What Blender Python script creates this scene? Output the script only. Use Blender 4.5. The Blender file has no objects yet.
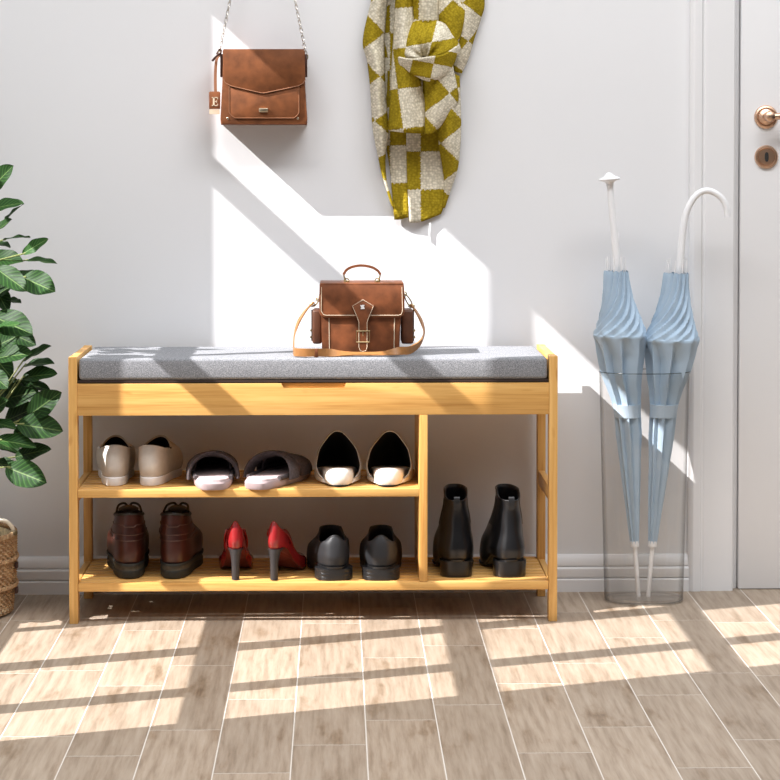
import bpy, bmesh, math, random
from mathutils import Vector, Matrix
from mathutils import noise as mnoise
random.seed(7)
scn = bpy.context.scene
C = scn.collection
PI = math.pi

# ------------------------------------------------------------------ camera
F, YAW, PIT, CH, CD, SY = 2142.74, 0.0252, 0.03161, 0.95708, 4.36995, -166.226
cy, sn, cp, sp = math.cos(YAW), math.sin(YAW), math.cos(PIT), math.sin(PIT)
FW = Vector((sn*cp, cy*cp, -sp)); RT = Vector((cy, -sn, 0)); UP = RT.cross(FW)
CAM = Vector((0, -CD, CH))
cd = bpy.data.cameras.new('camera'); cam = bpy.data.objects.new('camera', cd); C.objects.link(cam)
cam.matrix_world = Matrix(((RT.x, UP.x, -FW.x, CAM.x), (RT.y, UP.y, -FW.y, CAM.y), (RT.z, UP.z, -FW.z, CAM.z), (0, 0, 0, 1)))
cd.sensor_width = 36; cd.lens = 36*F/780; cd.shift_y = SY/780
scn.camera = cam

def at(px, py, Y):
    "world point on the vertical plane y = Y"
    v = F*FW + (px-390)*RT - (py-390-SY)*UP
    return CAM + v*((Y-CAM.y)/v.y)

def atz(px, py, z=0.0):
    v = F*FW + (px-390)*RT - (py-390-SY)*UP
    return CAM + v*((z-CAM.z)/v.z)

# ------------------------------------------------------------------ materials
def nmat(name):
    m = bpy.data.materials.new(name); m.use_nodes = True
    nt = m.node_tree; b = nt.nodes['Principled BSDF']
    return m, nt, b

def N(nt, t, **kw):
    n = nt.nodes.new(t)
    for k, v in kw.items():
        if k in n.inputs: n.inputs[k].default_value = v
        else: setattr(n, k, v)
    return n

def ramp(nt, fac, stops):
    r = nt.nodes.new('ShaderNodeValToRGB'); e = r.color_ramp.elements
    while len(e) < len(stops): e.new(0.5)
    for i, (p, c) in enumerate(stops):
        e[i].position = p; e[i].color = (*c, 1) if len(c) == 3 else c
    nt.links.new(fac, r.inputs['Fac']); return r

def bump(nt, b, h, strength=.3, dist=.001):
    bp = N(nt, 'ShaderNodeBump'); bp.inputs['Strength'].default_value = strength
    bp.inputs['Distance'].default_value = dist
    nt.links.new(h, bp.inputs['Height']); nt.links.new(bp.outputs['Normal'], b.inputs['Normal'])

def simple(name, col, rough=.5, metal=0, var=.06, scale=40, bmp=0, spec=.5, coat=0, bscale=None):
    m, nt, b = nmat(name)
    tc = N(nt, 'ShaderNodeTexCoord'); nz = N(nt, 'ShaderNodeTexNoise'); nz.inputs['Scale'].default_value = scale
    nz.inputs['Detail'].default_value = 5
    nt.links.new(tc.outputs['Object'], nz.inputs['Vector'])
    lo = tuple(max(0, c*(1-var*2.2)) for c in col); hi = tuple(min(1, c*(1+var*2.2)) for c in col)
    r = ramp(nt, nz.outputs['Fac'], [(.25, lo), (.75, hi)])
    nt.links.new(r.outputs['Color'], b.inputs['Base Color'])
    b.inputs['Roughness'].default_value = rough; b.inputs['Metallic'].default_value = metal
    b.inputs['Specular IOR Level'].default_value = spec; b.inputs['Coat Weight'].default_value = coat
    if bmp:
        n2 = N(nt, 'ShaderNodeTexNoise'); n2.inputs['Scale'].default_value = bscale or scale*6; n2.inputs['Detail'].default_value = 4
        nt.links.new(tc.outputs['Object'], n2.inputs['Vector']); bump(nt, b, n2.outputs['Fac'], bmp, .001)
    return m

def bamboo(name, axis, tint=1.0):
    m, nt, b = nmat(name)
    tc = N(nt, 'ShaderNodeTexCoord'); mp = N(nt, 'ShaderNodeMapping')
    s = [70, 70, 70]; s[axis] = 2.2
    mp.inputs['Scale'].default_value = s
    nt.links.new(tc.outputs['Object'], mp.inputs['Vector'])
    n1 = N(nt, 'ShaderNodeTexNoise', Scale=1.0, Detail=4.0); nt.links.new(mp.outputs[0], n1.inputs['Vector'])
    mp2 = N(nt, 'ShaderNodeMapping'); s2 = [260, 260, 260]; s2[axis] = 9
    mp2.inputs['Scale'].default_value = s2; nt.links.new(tc.outputs['Object'], mp2.inputs['Vector'])
    n2 = N(nt, 'ShaderNodeTexNoise', Scale=1.0, Detail=2.0); nt.links.new(mp2.outputs[0], n2.inputs['Vector'])
    # bamboo nodes: short darker flecks
    mp3 = N(nt, 'ShaderNodeMapping'); s3 = [55, 55, 55]; s3[axis] = 14
    mp3.inputs['Scale'].default_value = s3; nt.links.new(tc.outputs['Object'], mp3.inputs['Vector'])
    n3 = N(nt, 'ShaderNodeTexNoise', Scale=1.0, Detail=1.0); nt.links.new(mp3.outputs[0], n3.inputs['Vector'])
    ma = N(nt, 'ShaderNodeMath', operation='MULTIPLY'); ma.inputs[1].default_value = .45; nt.links.new(n2.outputs['Fac'], ma.inputs[0])
    mb = N(nt, 'ShaderNodeMath', operation='MULTIPLY_ADD'); mb.inputs[1].default_value = .6
    nt.links.new(n1.outputs['Fac'], mb.inputs[0]); nt.links.new(ma.outputs[0], mb.inputs[2])
    r = ramp(nt, mb.outputs[0], [(.3, (.50*tint, .230*tint, .056*tint)), (.5, (.67*tint, .365*tint, .108*tint)), (.72, (.79*tint, .475*tint, .165*tint))])
    r3 = ramp(nt, n3.outputs['Fac'], [(.70, (1, 1, 1)), (.82, (.72, .60, .45))])
    mx = N(nt, 'ShaderNodeMix', data_type='RGBA', blend_type='MULTIPLY'); mx.inputs['Factor'].default_value = 1
    nt.links.new(r.outputs['Color'], mx.inputs[6]); nt.links.new(r3.outputs['Color'], mx.inputs[7])
    nt.links.new(mx.outputs[2], b.inputs['Base Color'])
    b.inputs['Roughness'].default_value = .42; b.inputs['Specular IOR Level'].default_value = .35
    bump(nt, b, n2.outputs['Fac'], .08, .0006)
    return m

def mat_floor():
    m, nt, b = nmat('floor_planks')
    at_ = N(nt, 'ShaderNodeAttribute'); at_.attribute_name = 'rnd'
    tc = N(nt, 'ShaderNodeTexCoord')
    sc = N(nt, 'ShaderNodeVectorMath', operation='SCALE'); sc.inputs['Scale'].default_value = 37
    nt.links.new(at_.outputs['Color'], sc.inputs[0])
    ad = N(nt, 'ShaderNodeVectorMath', operation='ADD'); nt.links.new(tc.outputs['Object'], ad.inputs[0]); nt.links.new(sc.outputs[0], ad.inputs[1])
    # warp for knots
    nw = N(nt, 'ShaderNodeTexNoise', Scale=6.0, Detail=2.0); nt.links.new(ad.outputs[0], nw.inputs['Vector'])
    sub = N(nt, 'ShaderNodeVectorMath', operation='SUBTRACT'); nt.links.new(nw.outputs['Color'], sub.inputs[0]); sub.inputs[1].default_value = (.5, .5, .5)
    s2 = N(nt, 'ShaderNodeVectorMath', operation='MULTIPLY'); s2.inputs[1].default_value = (.007, .05, 0); nt.links.new(sub.outputs[0], s2.inputs[0])
    a2 = N(nt, 'ShaderNodeVectorMath', operation='ADD'); nt.links.new(ad.outputs[0], a2.inputs[0]); nt.links.new(s2.outputs[0], a2.inputs[1])
    mp = N(nt, 'ShaderNodeMapping'); mp.inputs['Scale'].default_value = (95, 6, 1); nt.links.new(a2.outputs[0], mp.inputs['Vector'])
    g = N(nt, 'ShaderNodeTexNoise', Scale=1.0, Detail=7.0, Roughness=.62); nt.links.new(mp.outputs[0], g.inputs['Vector'])
    mp2 = N(nt, 'ShaderNodeMapping'); mp2.inputs['Scale'].default_value = (24, 5, 1); nt.links.new(a2.outputs[0], mp2.inputs['Vector'])
    k = N(nt, 'ShaderNodeTexNoise', Scale=1.0, Detail=5.0, Roughness=.6); nt.links.new(mp2.outputs[0], k.inputs['Vector'])
    rg = ramp(nt, g.outputs['Fac'], [(.30, (.245, .182, .128)), (.5, (.35, .274, .204)), (.72, (.42, .342, .266))])
    rk = ramp(nt, k.outputs['Fac'], [(.24, (.46, .39, .33)), (.33, (.74, .68, .61)), (.42, (.96, .95, .94)), (.50, (1.0, 1.0, 1.0))])
    mx = N(nt, 'ShaderNodeMix', data_type='RGBA', blend_type='MULTIPLY'); mx.inputs['Factor'].default_value = 1
    nt.links.new(rg.outputs['Color'], mx.inputs[6]); nt.links.new(rk.outputs['Color'], mx.inputs[7])
    sep = N(nt, 'ShaderNodeSeparateColor'); nt.links.new(at_.outputs['Color'], sep.inputs[0])
    mr = N(nt, 'ShaderNodeMapRange'); mr.inputs['To Min'].default_value = .90; mr.inputs['To Max'].default_value = 1.08
    nt.links.new(sep.outputs[0], mr.inputs['Value'])
    vm = N(nt, 'ShaderNodeVectorMath', operation='SCALE'); nt.links.new(mx.outputs[2], vm.inputs[0]); nt.links.new(mr.outputs[0], vm.inputs['Scale'])
    nt.links.new(vm.outputs[0], b.inputs['Base Color'])
    b.inputs['Roughness'].default_value = .48; b.inputs['Specular IOR Level'].default_value = .4
    bump(nt, b, g.outputs['Fac'], .06, .001)
    return m

def mat_fabric(name, lo, mid, hi, scale=520, bmp=.5):
    m, nt, b = nmat(name)
    tc = N(nt, 'ShaderNodeTexCoord')
    outs = []
    for s in ((1, 1, .45), (.4, 1, 1.1)):
        mp = N(nt, 'ShaderNodeMapping'); mp.inputs['Scale'].default_value = s; nt.links.new(tc.outputs['Object'], mp.inputs['Vector'])
        n1 = N(nt, 'ShaderNodeTexNoise', Scale=float(scale), Detail=2.0); nt.links.new(mp.outputs[0], n1.inputs['Vector']); outs.append(n1)
    mm = N(nt, 'ShaderNodeMath', operation='ADD'); nt.links.new(outs[0].outputs['Fac'], mm.inputs[0]); nt.links.new(outs[1].outputs['Fac'], mm.inputs[1])
    mh = N(nt, 'ShaderNodeMath', operation='MULTIPLY'); mh.inputs[1].default_value = .5; nt.links.new(mm.outputs[0], mh.inputs[0])
    r = ramp(nt, mh.outputs[0], [(.36, lo), (.5, mid), (.64, hi)])
    nt.links.new(r.outputs['Color'], b.inputs['Base Color'])
    b.inputs['Roughness'].default_value = .95; b.inputs['Specular IOR Level'].default_value = .1
    bump(nt, b, mh.outputs[0], bmp, .002)
    return m

def mat_check():
    m, nt, b = nmat('checked_knit')
    uv = N(nt, 'ShaderNodeUVMap'); uv.uv_map = 'UVMap'
    # slight woolly blur at the check borders
    nz = N(nt, 'ShaderNodeTexNoise', Scale=22.0, Detail=3.0); nt.links.new(uv.outputs[0], nz.inputs['Vector'])
    sb = N(nt, 'ShaderNodeVectorMath', operation='SUBTRACT'); sb.inputs[1].default_value = (.5, .5, .5); nt.links.new(nz.outputs['Color'], sb.inputs[0])
    sc = N(nt, 'ShaderNodeVectorMath', operation='SCALE'); sc.inputs['Scale'].default_value = .12; nt.links.new(sb.outputs[0], sc.inputs[0])
    a0 = N(nt, 'ShaderNodeVectorMath', operation='ADD'); nt.links.new(uv.outputs[0], a0.inputs[0]); nt.links.new(sc.outputs[0], a0.inputs[1])
    ad = N(nt, 'ShaderNodeVectorMath', operation='MULTIPLY_ADD'); ad.inputs[1].default_value = (1, 1, 0); ad.inputs[2].default_value = (0, 0, .5); nt.links.new(a0.outputs[0], ad.inputs[0])
    ck = N(nt, 'ShaderNodeTexChecker'); ck.inputs['Scale'].default_value = 1.0
    ck.inputs['Color1'].default_value = (.43, .315, .022, 1); ck.inputs['Color2'].default_value = (.90, .83, .68, 1)
    nt.links.new(ad.outputs[0], ck.inputs['Vector'])
    # knit texture
    mp = N(nt, 'ShaderNodeMapping'); mp.inputs['Scale'].default_value = (13, 15, 1); nt.links.new(uv.outputs[0], mp.inputs['Vector'])
    vo = N(nt, 'ShaderNodeTexVoronoi', Scale=1.0); vo.inputs['Randomness'].default_value = .65; nt.links.new(mp.outputs[0], vo.inputs['Vector'])
    rr = ramp(nt, vo.outputs['Distance'], [(.1, (1.06, 1.06, 1.06)), (.75, (.50, .48, .42))])
    mx = N(nt, 'ShaderNodeMix', data_type='RGBA', blend_type='MULTIPLY'); mx.inputs['Factor'].default_value = .8
    nt.links.new(ck.outputs['Color'], mx.inputs[6]); nt.links.new(rr.outputs['Color'], mx.inputs[7])
    nt.links.new(mx.outputs[2], b.inputs['Base Color'])
    b.inputs['Roughness'].default_value = .95; b.inputs['Specular IOR Level'].default_value = .05
    inv = N(nt, 'ShaderNodeMath', operation='SUBTRACT'); inv.inputs[0].default_value = 1; nt.links.new(vo.outputs['Distance'], inv.inputs[1])
    bump(nt, b, inv.outputs[0], .5, .002)
    return m

def mat_leaf():
    m, nt, b = nmat('leaf_green')
    uv = N(nt, 'ShaderNodeUVMap'); uv.uv_map = 'UVMap'
    sep = N(nt, 'ShaderNodeSeparateXYZ'); nt.links.new(uv.outputs[0], sep.inputs[0])
    # u: 0..1 along, v: -1..1 across ; veins run obliquely
    ab = N(nt, 'ShaderNodeMath', operation='ABSOLUTE'); nt.links.new(sep.outputs['Y'], ab.inputs[0])
    k = N(nt, 'ShaderNodeMath', operation='MULTIPLY_ADD'); k.inputs[1].default_value = -.30; nt.links.new(ab.outputs[0], k.inputs[0]); nt.links.new(sep.outputs['X'], k.inputs[2])
    sw = N(nt, 'ShaderNodeMath', operation='MULTIPLY'); sw.inputs[1].default_value = 52; nt.links.new(k.outputs[0], sw.inputs[0])
    si = N(nt, 'ShaderNodeMath', operation='SINE'); nt.links.new(sw.outputs[0], si.inputs[0])
    rv = ramp(nt, si.outputs[0], [(.0, (.013, .038, .009)), (.80, (.020, .056, .012)), (1.0, (.034, .090, .020))])
    mid = ramp(nt, ab.outputs[0], [(.02, (.10, .17, .05)), (.07, (0, 0, 0))])
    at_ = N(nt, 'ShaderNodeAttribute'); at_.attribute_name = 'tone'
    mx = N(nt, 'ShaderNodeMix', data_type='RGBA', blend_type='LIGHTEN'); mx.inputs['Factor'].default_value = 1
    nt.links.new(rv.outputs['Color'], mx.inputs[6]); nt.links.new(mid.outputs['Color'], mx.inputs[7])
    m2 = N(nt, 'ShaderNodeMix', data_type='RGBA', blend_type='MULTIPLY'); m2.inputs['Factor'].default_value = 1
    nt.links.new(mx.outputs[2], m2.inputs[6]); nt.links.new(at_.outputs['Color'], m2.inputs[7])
    nt.links.new(m2.outputs[2], b.inputs['Base Color'])
    b.inputs['Roughness'].default_value = .5; b.inputs['Specular IOR Level'].default_value = .2
    tr = N(nt, 'ShaderNodeBsdfTranslucent'); nt.links.new(m2.outputs[2], tr.inputs['Color'])
    ms = N(nt, 'ShaderNodeMixShader'); ms.inputs[0].default_value = .22
    out = nt.nodes['Material Output']
    nt.links.new(b.outputs[0], ms.inputs[1]); nt.links.new(tr.outputs[0], ms.inputs[2]); nt.links.new(ms.outputs[0], out.inputs['Surface'])
    bump(nt, b, si.outputs[0], .07, .001)
    return m

def mat_glass(name, tint, gl=.06, edge=(.45, .44, .43)):
    m, nt, b = nmat(name); nt.nodes.remove(b)
    lw = N(nt, 'ShaderNodeLayerWeight'); lw.inputs['Blend'].default_value = .42
    r = ramp(nt, lw.outputs['Facing'], [(.0, tint), (.35, tint), (.62, tuple(.5*(a+b) for a, b in zip(tint, edge))), (.88, edge)])
    tr = N(nt, 'ShaderNodeBsdfTransparent'); nt.links.new(r.outputs['Color'], tr.inputs['Color'])
    gs = N(nt, 'ShaderNodeBsdfGlossy'); gs.inputs['Roughness'].default_value = .02; gs.inputs['Color'].default_value = (1, 1, 1, 1)
    l2 = N(nt, 'ShaderNodeLayerWeight'); l2.inputs['Blend'].default_value = .5
    pw = N(nt, 'ShaderNodeMath', operation='POWER'); pw.inputs[1].default_value = 5; nt.links.new(l2.outputs['Facing'], pw.inputs[0])
    fr = N(nt, 'ShaderNodeMath', operation='MULTIPLY_ADD'); fr.inputs[1].default_value = .9; fr.inputs[2].default_value = .035; nt.links.new(pw.outputs[0], fr.inputs[0])
    ms = N(nt, 'ShaderNodeMixShader'); nt.links.new(fr.outputs[0], ms.inputs[0])
    nt.links.new(tr.outputs[0], ms.inputs[1]); nt.links.new(gs.outputs[0], ms.inputs[2])
    nt.links.new(ms.outputs[0], nt.nodes['Material Output'].inputs['Surface'])
    return m

def mat_wicker():
    m, nt, b = nmat('wicker')
    tc = N(nt, 'ShaderNodeTexCoord'); nz = N(nt, 'ShaderNodeTexNoise', Scale=90.0, Detail=3.0); nt.links.new(tc.outputs['Object'], nz.inputs['Vector'])
    r = ramp(nt, nz.outputs['Fac'], [(.3, (.24, .13, .06)), (.5, (.38, .23, .115)), (.7, (.52, .35, .19))])
    nt.links.new(r.outputs['Color'], b.inputs['Base Color']); b.inputs['Roughness'].default_value = .6
    return m

M = {
 'bx': bamboo('bamboo_lengthwise', 0), 'by': bamboo('bamboo_depthwise', 1), 'bz': bamboo('bamboo_upright', 2),
 'wall': simple('wall_paint', (.80, .80, .81), .9, var=.004, scale=3, bmp=.05, bscale=300, spec=.15),
 'trim': simple('trim_paint', (.82, .815, .82), .55, var=.004, scale=5, spec=.3),
 'gap': simple('door_gap', (.25, .25, .25), .8),
 'grout': simple('grout', (.64, .59, .53), .9, var=.02),
 'floor': mat_floor(),
 'cush': mat_fabric('grey_upholstery', (.13, .135, .15), (.25, .255, .27), (.42, .42, .43), 900, .3),
 'lidcloth': simple('lid_black_edge', (.03, .015, .01), .7),
 'leather': simple('tan_suede_leather', (.175, .058, .019), .6, var=.16, scale=45, bmp=.25, bscale=700, spec=.3),
 'leather2': simple('brown_leather', (.172, .055, .020), .5, var=.22, scale=38, bmp=.25, bscale=600, spec=.35),
 'leather_edge': simple('leather_edge', (.26, .11, .05), .6),
 'leather2_shaded': simple('brown_leather_shaded', (.10, .034, .014), .5, var=.2, scale=38, bmp=.2, bscale=600),  # bag leather with shade painted into the colour, for the side pockets
 'leather_dark': simple('leather_dark', (.055, .020, .012), .5),
 'strap': simple('tan_strap_leather', (.33, .145, .042), .5, var=.1, scale=80, bmp=.1),
 'stitch': simple('ivory_stitching', (.62, .50, .36), .8),
 'gold': simple('pale_gold', (.85, .72, .52), .28, metal=1, var=.02),
 'brass': simple('antique_brass', (.50, .40, .22), .35, metal=1, var=.05),
 'copper': simple('rose_bronze', (.72, .48, .335), .38, metal=1, var=.03),
 'chain': simple('chain_metal', (.72, .68, .62), .3, metal=1, var=.05),
 'check': mat_check(), 'leaf': mat_leaf(),
 'stem': simple('plant_stem', (.13, .10, .05), .7), 'petiole': simple('petiole', (.22, .25, .08), .6),
 'soil': simple('soil', (.04, .025, .015), .95, var=.2, scale=60, bmp=.6),
 'pot': simple('white_ceramic', (.75, .74, .72), .3, var=.02),
 'umb': simple('pale_blue_canopy', (.40, .515, .63), .55, var=.03, scale=20, bmp=.05, spec=.3),
 'umbband': simple('pale_blue_band', (.46, .565, .67), .6, var=.02),
 'white': simple('white_plastic', (.86, .86, .87), .3, var=.01),
 'glass': mat_glass('clear_glass', (.965, .960, .950), edge=(.30, .29, .28)),
 'pane': mat_glass('window_glass', (.995, .995, .995), edge=(.97, .97, .97)),
 'glassbase': mat_glass('thick_glass_base', (.99, .99, .99), edge=(.90, .90, .90)),
 'wicker': mat_wicker(), 'rope': simple('cream_rope', (.90, .83, .70), .8, var=.06, scale=150, bmp=.4),
 'liner': simple('pale_wicker', (.72, .60, .42), .8, var=.2, scale=120, bmp=.4),
 # shoes
 'beige': simple('beige_leather', (.62, .58, .53), .62, var=.04, scale=60, bmp=.1),
 'sole_white': simple('white_rubber', (.86, .86, .87), .5, var=.02),
 'dark_in': simple('dark_lining', (.028, .025, .024), .9),
 'slip': simple('charcoal_felt', (.075, .06, .062), .95, var=.2, scale=200, bmp=.5),
 'slip_in': simple('pink_grey_footbed', (.50, .40, .40), .9, var=.08, scale=90, bmp=.3),
 'slip_sole': simple('slipper_sole', (.40, .31, .31), .8, var=.05),
 'white_l': simple('white_leather', (.80, .76, .69), .5, var=.02),
 'olive_in': simple('black_lining', (.022, .020, .017), .85),
 'taupe': simple('taupe_edge', (.34, .31, .27), .6),
 'brown': simple('red_brown_leather', (.050, .012, .007), .34, var=.15, scale=50, bmp=.15, spec=.5),
 'brown_seam': simple('seam_brown', (.10, .045, .032), .5),
 'bootsole': simple('dark_boot_sole', (.020, .022, .020), .6), 'midsole': simple('olive_midsole', (.075, .062, .042), .7),
 'tongue': simple('grey_tan_lining', (.16, .125, .09), .8),
 'red': simple('red_leather', (.30, .018, .020), .22, var=.05, spec=.6, coat=.3), 'redin': simple('dark_red_lining', (.12, .012, .014), .6),
 'heelgrey': simple('dark_grey_heel', (.035, .032, .033), .4),
 'blackl': simple('black_leather', (.018, .018, .020), .55, var=.05, bmp=.06, spec=.45),
 'blackg': simple('glossy_black_leather', (.008, .008, .009), .28, var=.05, spec=.55),
 'blackr': simple('black_rubber', (.010, .010, .011), .45),
}

# ------------------------------------------------------------------ helpers
def tag(o, label=None, cat=None, group=None, kind=None):
    if label: o['label'] = label
    if cat: o['category'] = cat
    if group: o['group'] = group
    if kind: o['kind'] = kind
    return o

def thing(name, label, cat, loc=(0, 0, 0), rz=0, group=None):
    o = bpy.data.objects.new(name, None); C.objects.link(o); o.empty_display_size = .05
    o.location = loc; o.rotation_euler = (0, 0, rz)
    return tag(o, label, cat, group)

def obj(name, bm, mats, parent=None, smooth=True, local=False, root=None):
    """one mesh object; geometry is given in world space unless local; root = top-level empty of a sub-part"""
    if parent is not None and not local:
        org = Vector((root or parent).location)
        bmesh.ops.translate(bm, verts=bm.verts, vec=-org)
    bmesh.ops.recalc_face_normals(bm, faces=bm.faces)
    me = bpy.data.meshes.new(name); bm.to_mesh(me); bm.free()
    for m in (mats if isinstance(mats, (list, tuple)) else [mats]): me.materials.append(m)
    if smooth:
        me.shade_smooth()
        try: me.set_sharp_from_angle(angle=math.radians(38))
        except Exception: pass
    o = bpy.data.objects.new(name, me); C.objects.link(o)
    if parent is not None: o.parent = parent
    return o

def NB(): return bmesh.new()

def box(bm, x0, x1, y0, y1, z0, z1, bev=0, seg=2):
    b = bm if not bev else bmesh.new()
    vs = [b.verts.new((x, y, z)) for x in (x0, x1) for y in (y0, y1) for z in (z0, z1)]
    for f in ((0, 1, 3, 2), (4, 6, 7, 5), (0, 4, 5, 1), (2, 3, 7, 6), (0, 2, 6, 4), (1, 5, 7, 3)):
        b.faces.new([vs[i] for i in f])
    if bev:
        bmesh.ops.bevel(b, geom=list(b.edges), offset=bev, segments=seg, profile=.5, affect='EDGES')
        me = bpy.data.meshes.new('t'); b.to_mesh(me); b.free(); bm.from_mesh(me); bpy.data.meshes.remove(me)
    return bm

def prism(bm, pts, y0, y1, bev=0):
    "polygon of (x,z) points extruded from y0 (front) to y1"
    b = bmesh.new()
    a = [b.verts.new((p[0], y0, p[1])) for p in pts]; c = [b.verts.new((p[0], y1, p[1])) for p in pts]
    b.faces.new(a); b.faces.new(c[::-1]); n = len(pts)
    for i in range(n): b.faces.new((a[i], c[i], c[(i+1) % n], a[(i+1) % n]))
    if bev:
        ed = [e for e in b.edges if all(v in a for v in e.verts)]
        bmesh.ops.bevel(b, geom=ed, offset=bev, segments=2, profile=.5, affect='EDGES')
    me = bpy.data.meshes.new('t'); b.to_mesh(me); b.free(); bm.from_mesh(me); bpy.data.meshes.remove(me)
    return bm

def pxpoly(pts, Y):
    return [(lambda v: (v.x, v.z))(at(x, y, Y)) for x, y in pts]

def cr(P, k):
    "Catmull-Rom through vectors"
    P = [Vector(p) for p in P]; out = []
    for i in range(len(P)-1):
        p0 = P[i-1] if i else P[0]*2-P[1]; p1, p2 = P[i], P[i+1]
        p3 = P[i+2] if i+2 < len(P) else P[-1]*2-P[-2]
        for j in range(k):
            t = j/k
            out.append(.5*((2*p1)+(p2-p0)*t+(2*p0-5*p1+4*p2-p3)*t*t+(3*p1-3*p2+p3-p0)*t**3))
    out.append(P[-1]); return out

def tube(bm, pts, r, n=8, cap=True, closed=False):
    pts = [Vector(p) for p in pts]; m = len(pts); rings = []
    rr = r if callable(r) else (lambda t: r)
    nv = None
    for i, p in enumerate(pts):
        if closed: t = (pts[(i+1) % m]-pts[i-1]).normalized()
        else: t = (pts[min(i+1, m-1)]-pts[max(i-1, 0)]).normalized()
        if nv is None:
            nv = t.orthogonal().normalized()
        else:
            nv = (nv-t*nv.dot(t))
            nv = nv.normalized() if nv.length > 1e-8 else t.orthogonal().normalized()
        bn = t.cross(nv); R = rr(i/(m-1))
        rings.append([bm.verts.new(p+(nv*math.cos(a)+bn*math.sin(a))*R) for a in [2*PI*j/n for j in range(n)]])
    for i in range(m if closed else m-1):
        A, B = rings[i], rings[(i+1) % m]
        for j in range(n): bm.faces.new((A[j], A[(j+1) % n], B[(j+1) % n], B[j]))
    if cap and not closed: bm.faces.new(rings[0][::-1]); bm.faces.new(rings[-1])
    return bm

def lathe(bm, prof, c=(0, 0, 0), n=32, axis='z', cap=True):
    "prof: (radius, height) pairs"
    rings = []
    for r, h in prof:
        ring = []
        for j in range(n):
            a = 2*PI*j/n
            if axis == 'z': v = (c[0]+r*math.cos(a), c[1]+r*math.sin(a), c[2]+h)
            else: v = (c[0]+r*math.cos(a), c[1]-h, c[2]+r*math.sin(a))
            ring.append(bm.verts.new(v))
        rings.append(ring)
    for A, B in zip(rings, rings[1:]):
        for j in range(n): bm.faces.new((A[j], A[(j+1) % n], B[(j+1) % n], B[j]))
    if cap: bm.faces.new(rings[0][::-1]); bm.faces.new(rings[-1])
    return bm

def loft(bm, rows, closed=True, cap0=False, cap1=False, mat=0):
    vs = [[bm.verts.new(p) for p in r] for r in rows]; n = len(rows[0])
    for A, B in zip(vs, vs[1:]):
        for j in range(n if closed else n-1):
            f = bm.faces.new((A[j], A[(j+1) % n], B[(j+1) % n], B[j])); f.material_index = mat
    if cap0: bm.faces.new(vs[0][::-1]).material_index = mat
    if cap1: bm.faces.new(vs[-1]).material_index = mat
    return bm

def ribbon(bm, pts, wdirs, w, th):
    "flat strap: pts path, wdirs width direction per point"
    pts = [Vector(p) for p in pts]; rows = []
    for i, p in enumerate(pts):
        t = (pts[min(i+1, len(pts)-1)]-pts[max(i-1, 0)]).normalized()
        wd = Vector(wdirs[i]); wd = (wd-t*wd.dot(t)).normalized(); nn = t.cross(wd)
        rows.append([p+wd*w/2+nn*th/2, p-wd*w/2+nn*th/2, p-wd*w/2-nn*th/2, p+wd*w/2-nn*th/2])
    return loft(bm, rows, True, True, True)

# ================================================================== THE SETTING
WY = .317
# floor of planks
def build_floor():
    bm = NB(); lay = bm.loops.layers.float_color.new('rnd')
    GX, GW, PL = -.43279, .12047, .4525
    ph = {0: -.968, 1: -.816, 2: -1.069, 3: -.913, 4: -.762, 5: -.664, 6: -.968, 7: -.815, 8: -.605, 9: -.446}
    g = .0010
    X0, X1, Y0, Y1 = -1.72, 2.2, -3.4, .44
    i0 = int(math.floor((X0-GX)/GW)); i1 = int(math.ceil((X1-GX)/GW))
    rnd = random.Random(3)
    for i in range(i0, i1):
        xa = max(X0, GX+i*GW+g); xb = min(X1, GX+(i+1)*GW-g)
        if xb <= xa: continue
        p = ph.get(i, rnd.random()*PL)
        k0 = int(math.floor((Y0-p)/PL))
        for k in range(k0, k0+12):
            ya = max(Y0, p+k*PL+.0011); yb = min(Y1, p+(k+1)*PL-.0011)
            if yb <= ya: continue
            q = [bm.verts.new(v) for v in ((xa, ya, 0), (xb, ya, 0), (xb, yb, 0), (xa, yb, 0))]
            f = bm.faces.new(q); c = (rnd.random(), rnd.random(), rnd.random(), 1)
            for l in f.loops: l[lay] = c
            # low plank edges
            e = [bm.verts.new((v.co.x, v.co.y, -.0004)) for v in q]
            for a in range(4):
                f2 = bm.faces.new((q[a], e[a], e[(a+1) % 4], q[(a+1) % 4]))
                for l in f2.loops: l[lay] = c
    me = bpy.data.meshes.new('floor'); bm.to_mesh(me)
    bm2 = NB(); bm2.from_mesh(me); 
    n0 = len(bm2.faces)
    box(bm2, X0, X1, Y0, Y1, -.12, -.0002)
    bm2.faces.ensure_lookup_table()
    for f in bm2.faces[n0:]: f.material_index = 1
    bm.free(); bpy.data.meshes.remove(me)
    o = obj('floor', bm2, [M['floor'], M['grout']], smooth=False)
    return tag(o, kind='structure')
build_floor()

XW = -1.6
XD = at(738.5, 300, .33).x          # left edge of the door slab
XO = at(733, 300, WY).x             # edge of the wall opening
XR = XD+.86; XOR = XR+.012
HD = 2.04; HW = 4.0
w = NB()
box(w, XW-.115, XO, WY, WY+.12, 0, HW); box(w, XO, XOR, WY, WY+.12, HD+.01, HW); box(w, XOR, 2.2, WY, WY+.12, 0, HW)
tag(obj('wall_back', w, M['wall'], smooth=False), kind='structure')

# left wall with its window opening
ZB, ZT, YB, YT = .873, 2.517, -1.265, -.161
BO = .13
w = NB()
xa, xb = XW-.115, XW-.006
box(w, xa, xb, -3.4, YB-BO, 0, HW); box(w, xa, xb, YT+BO, WY, 0, HW)
box(w, xa, xb, YB-BO, YT+BO, 0, ZB-BO); box(w, xa, xb, YB-BO, YT+BO, ZT+BO, HW)
tag(obj('wall_left', w, M['wall'], smooth=False), kind='structure')
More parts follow.
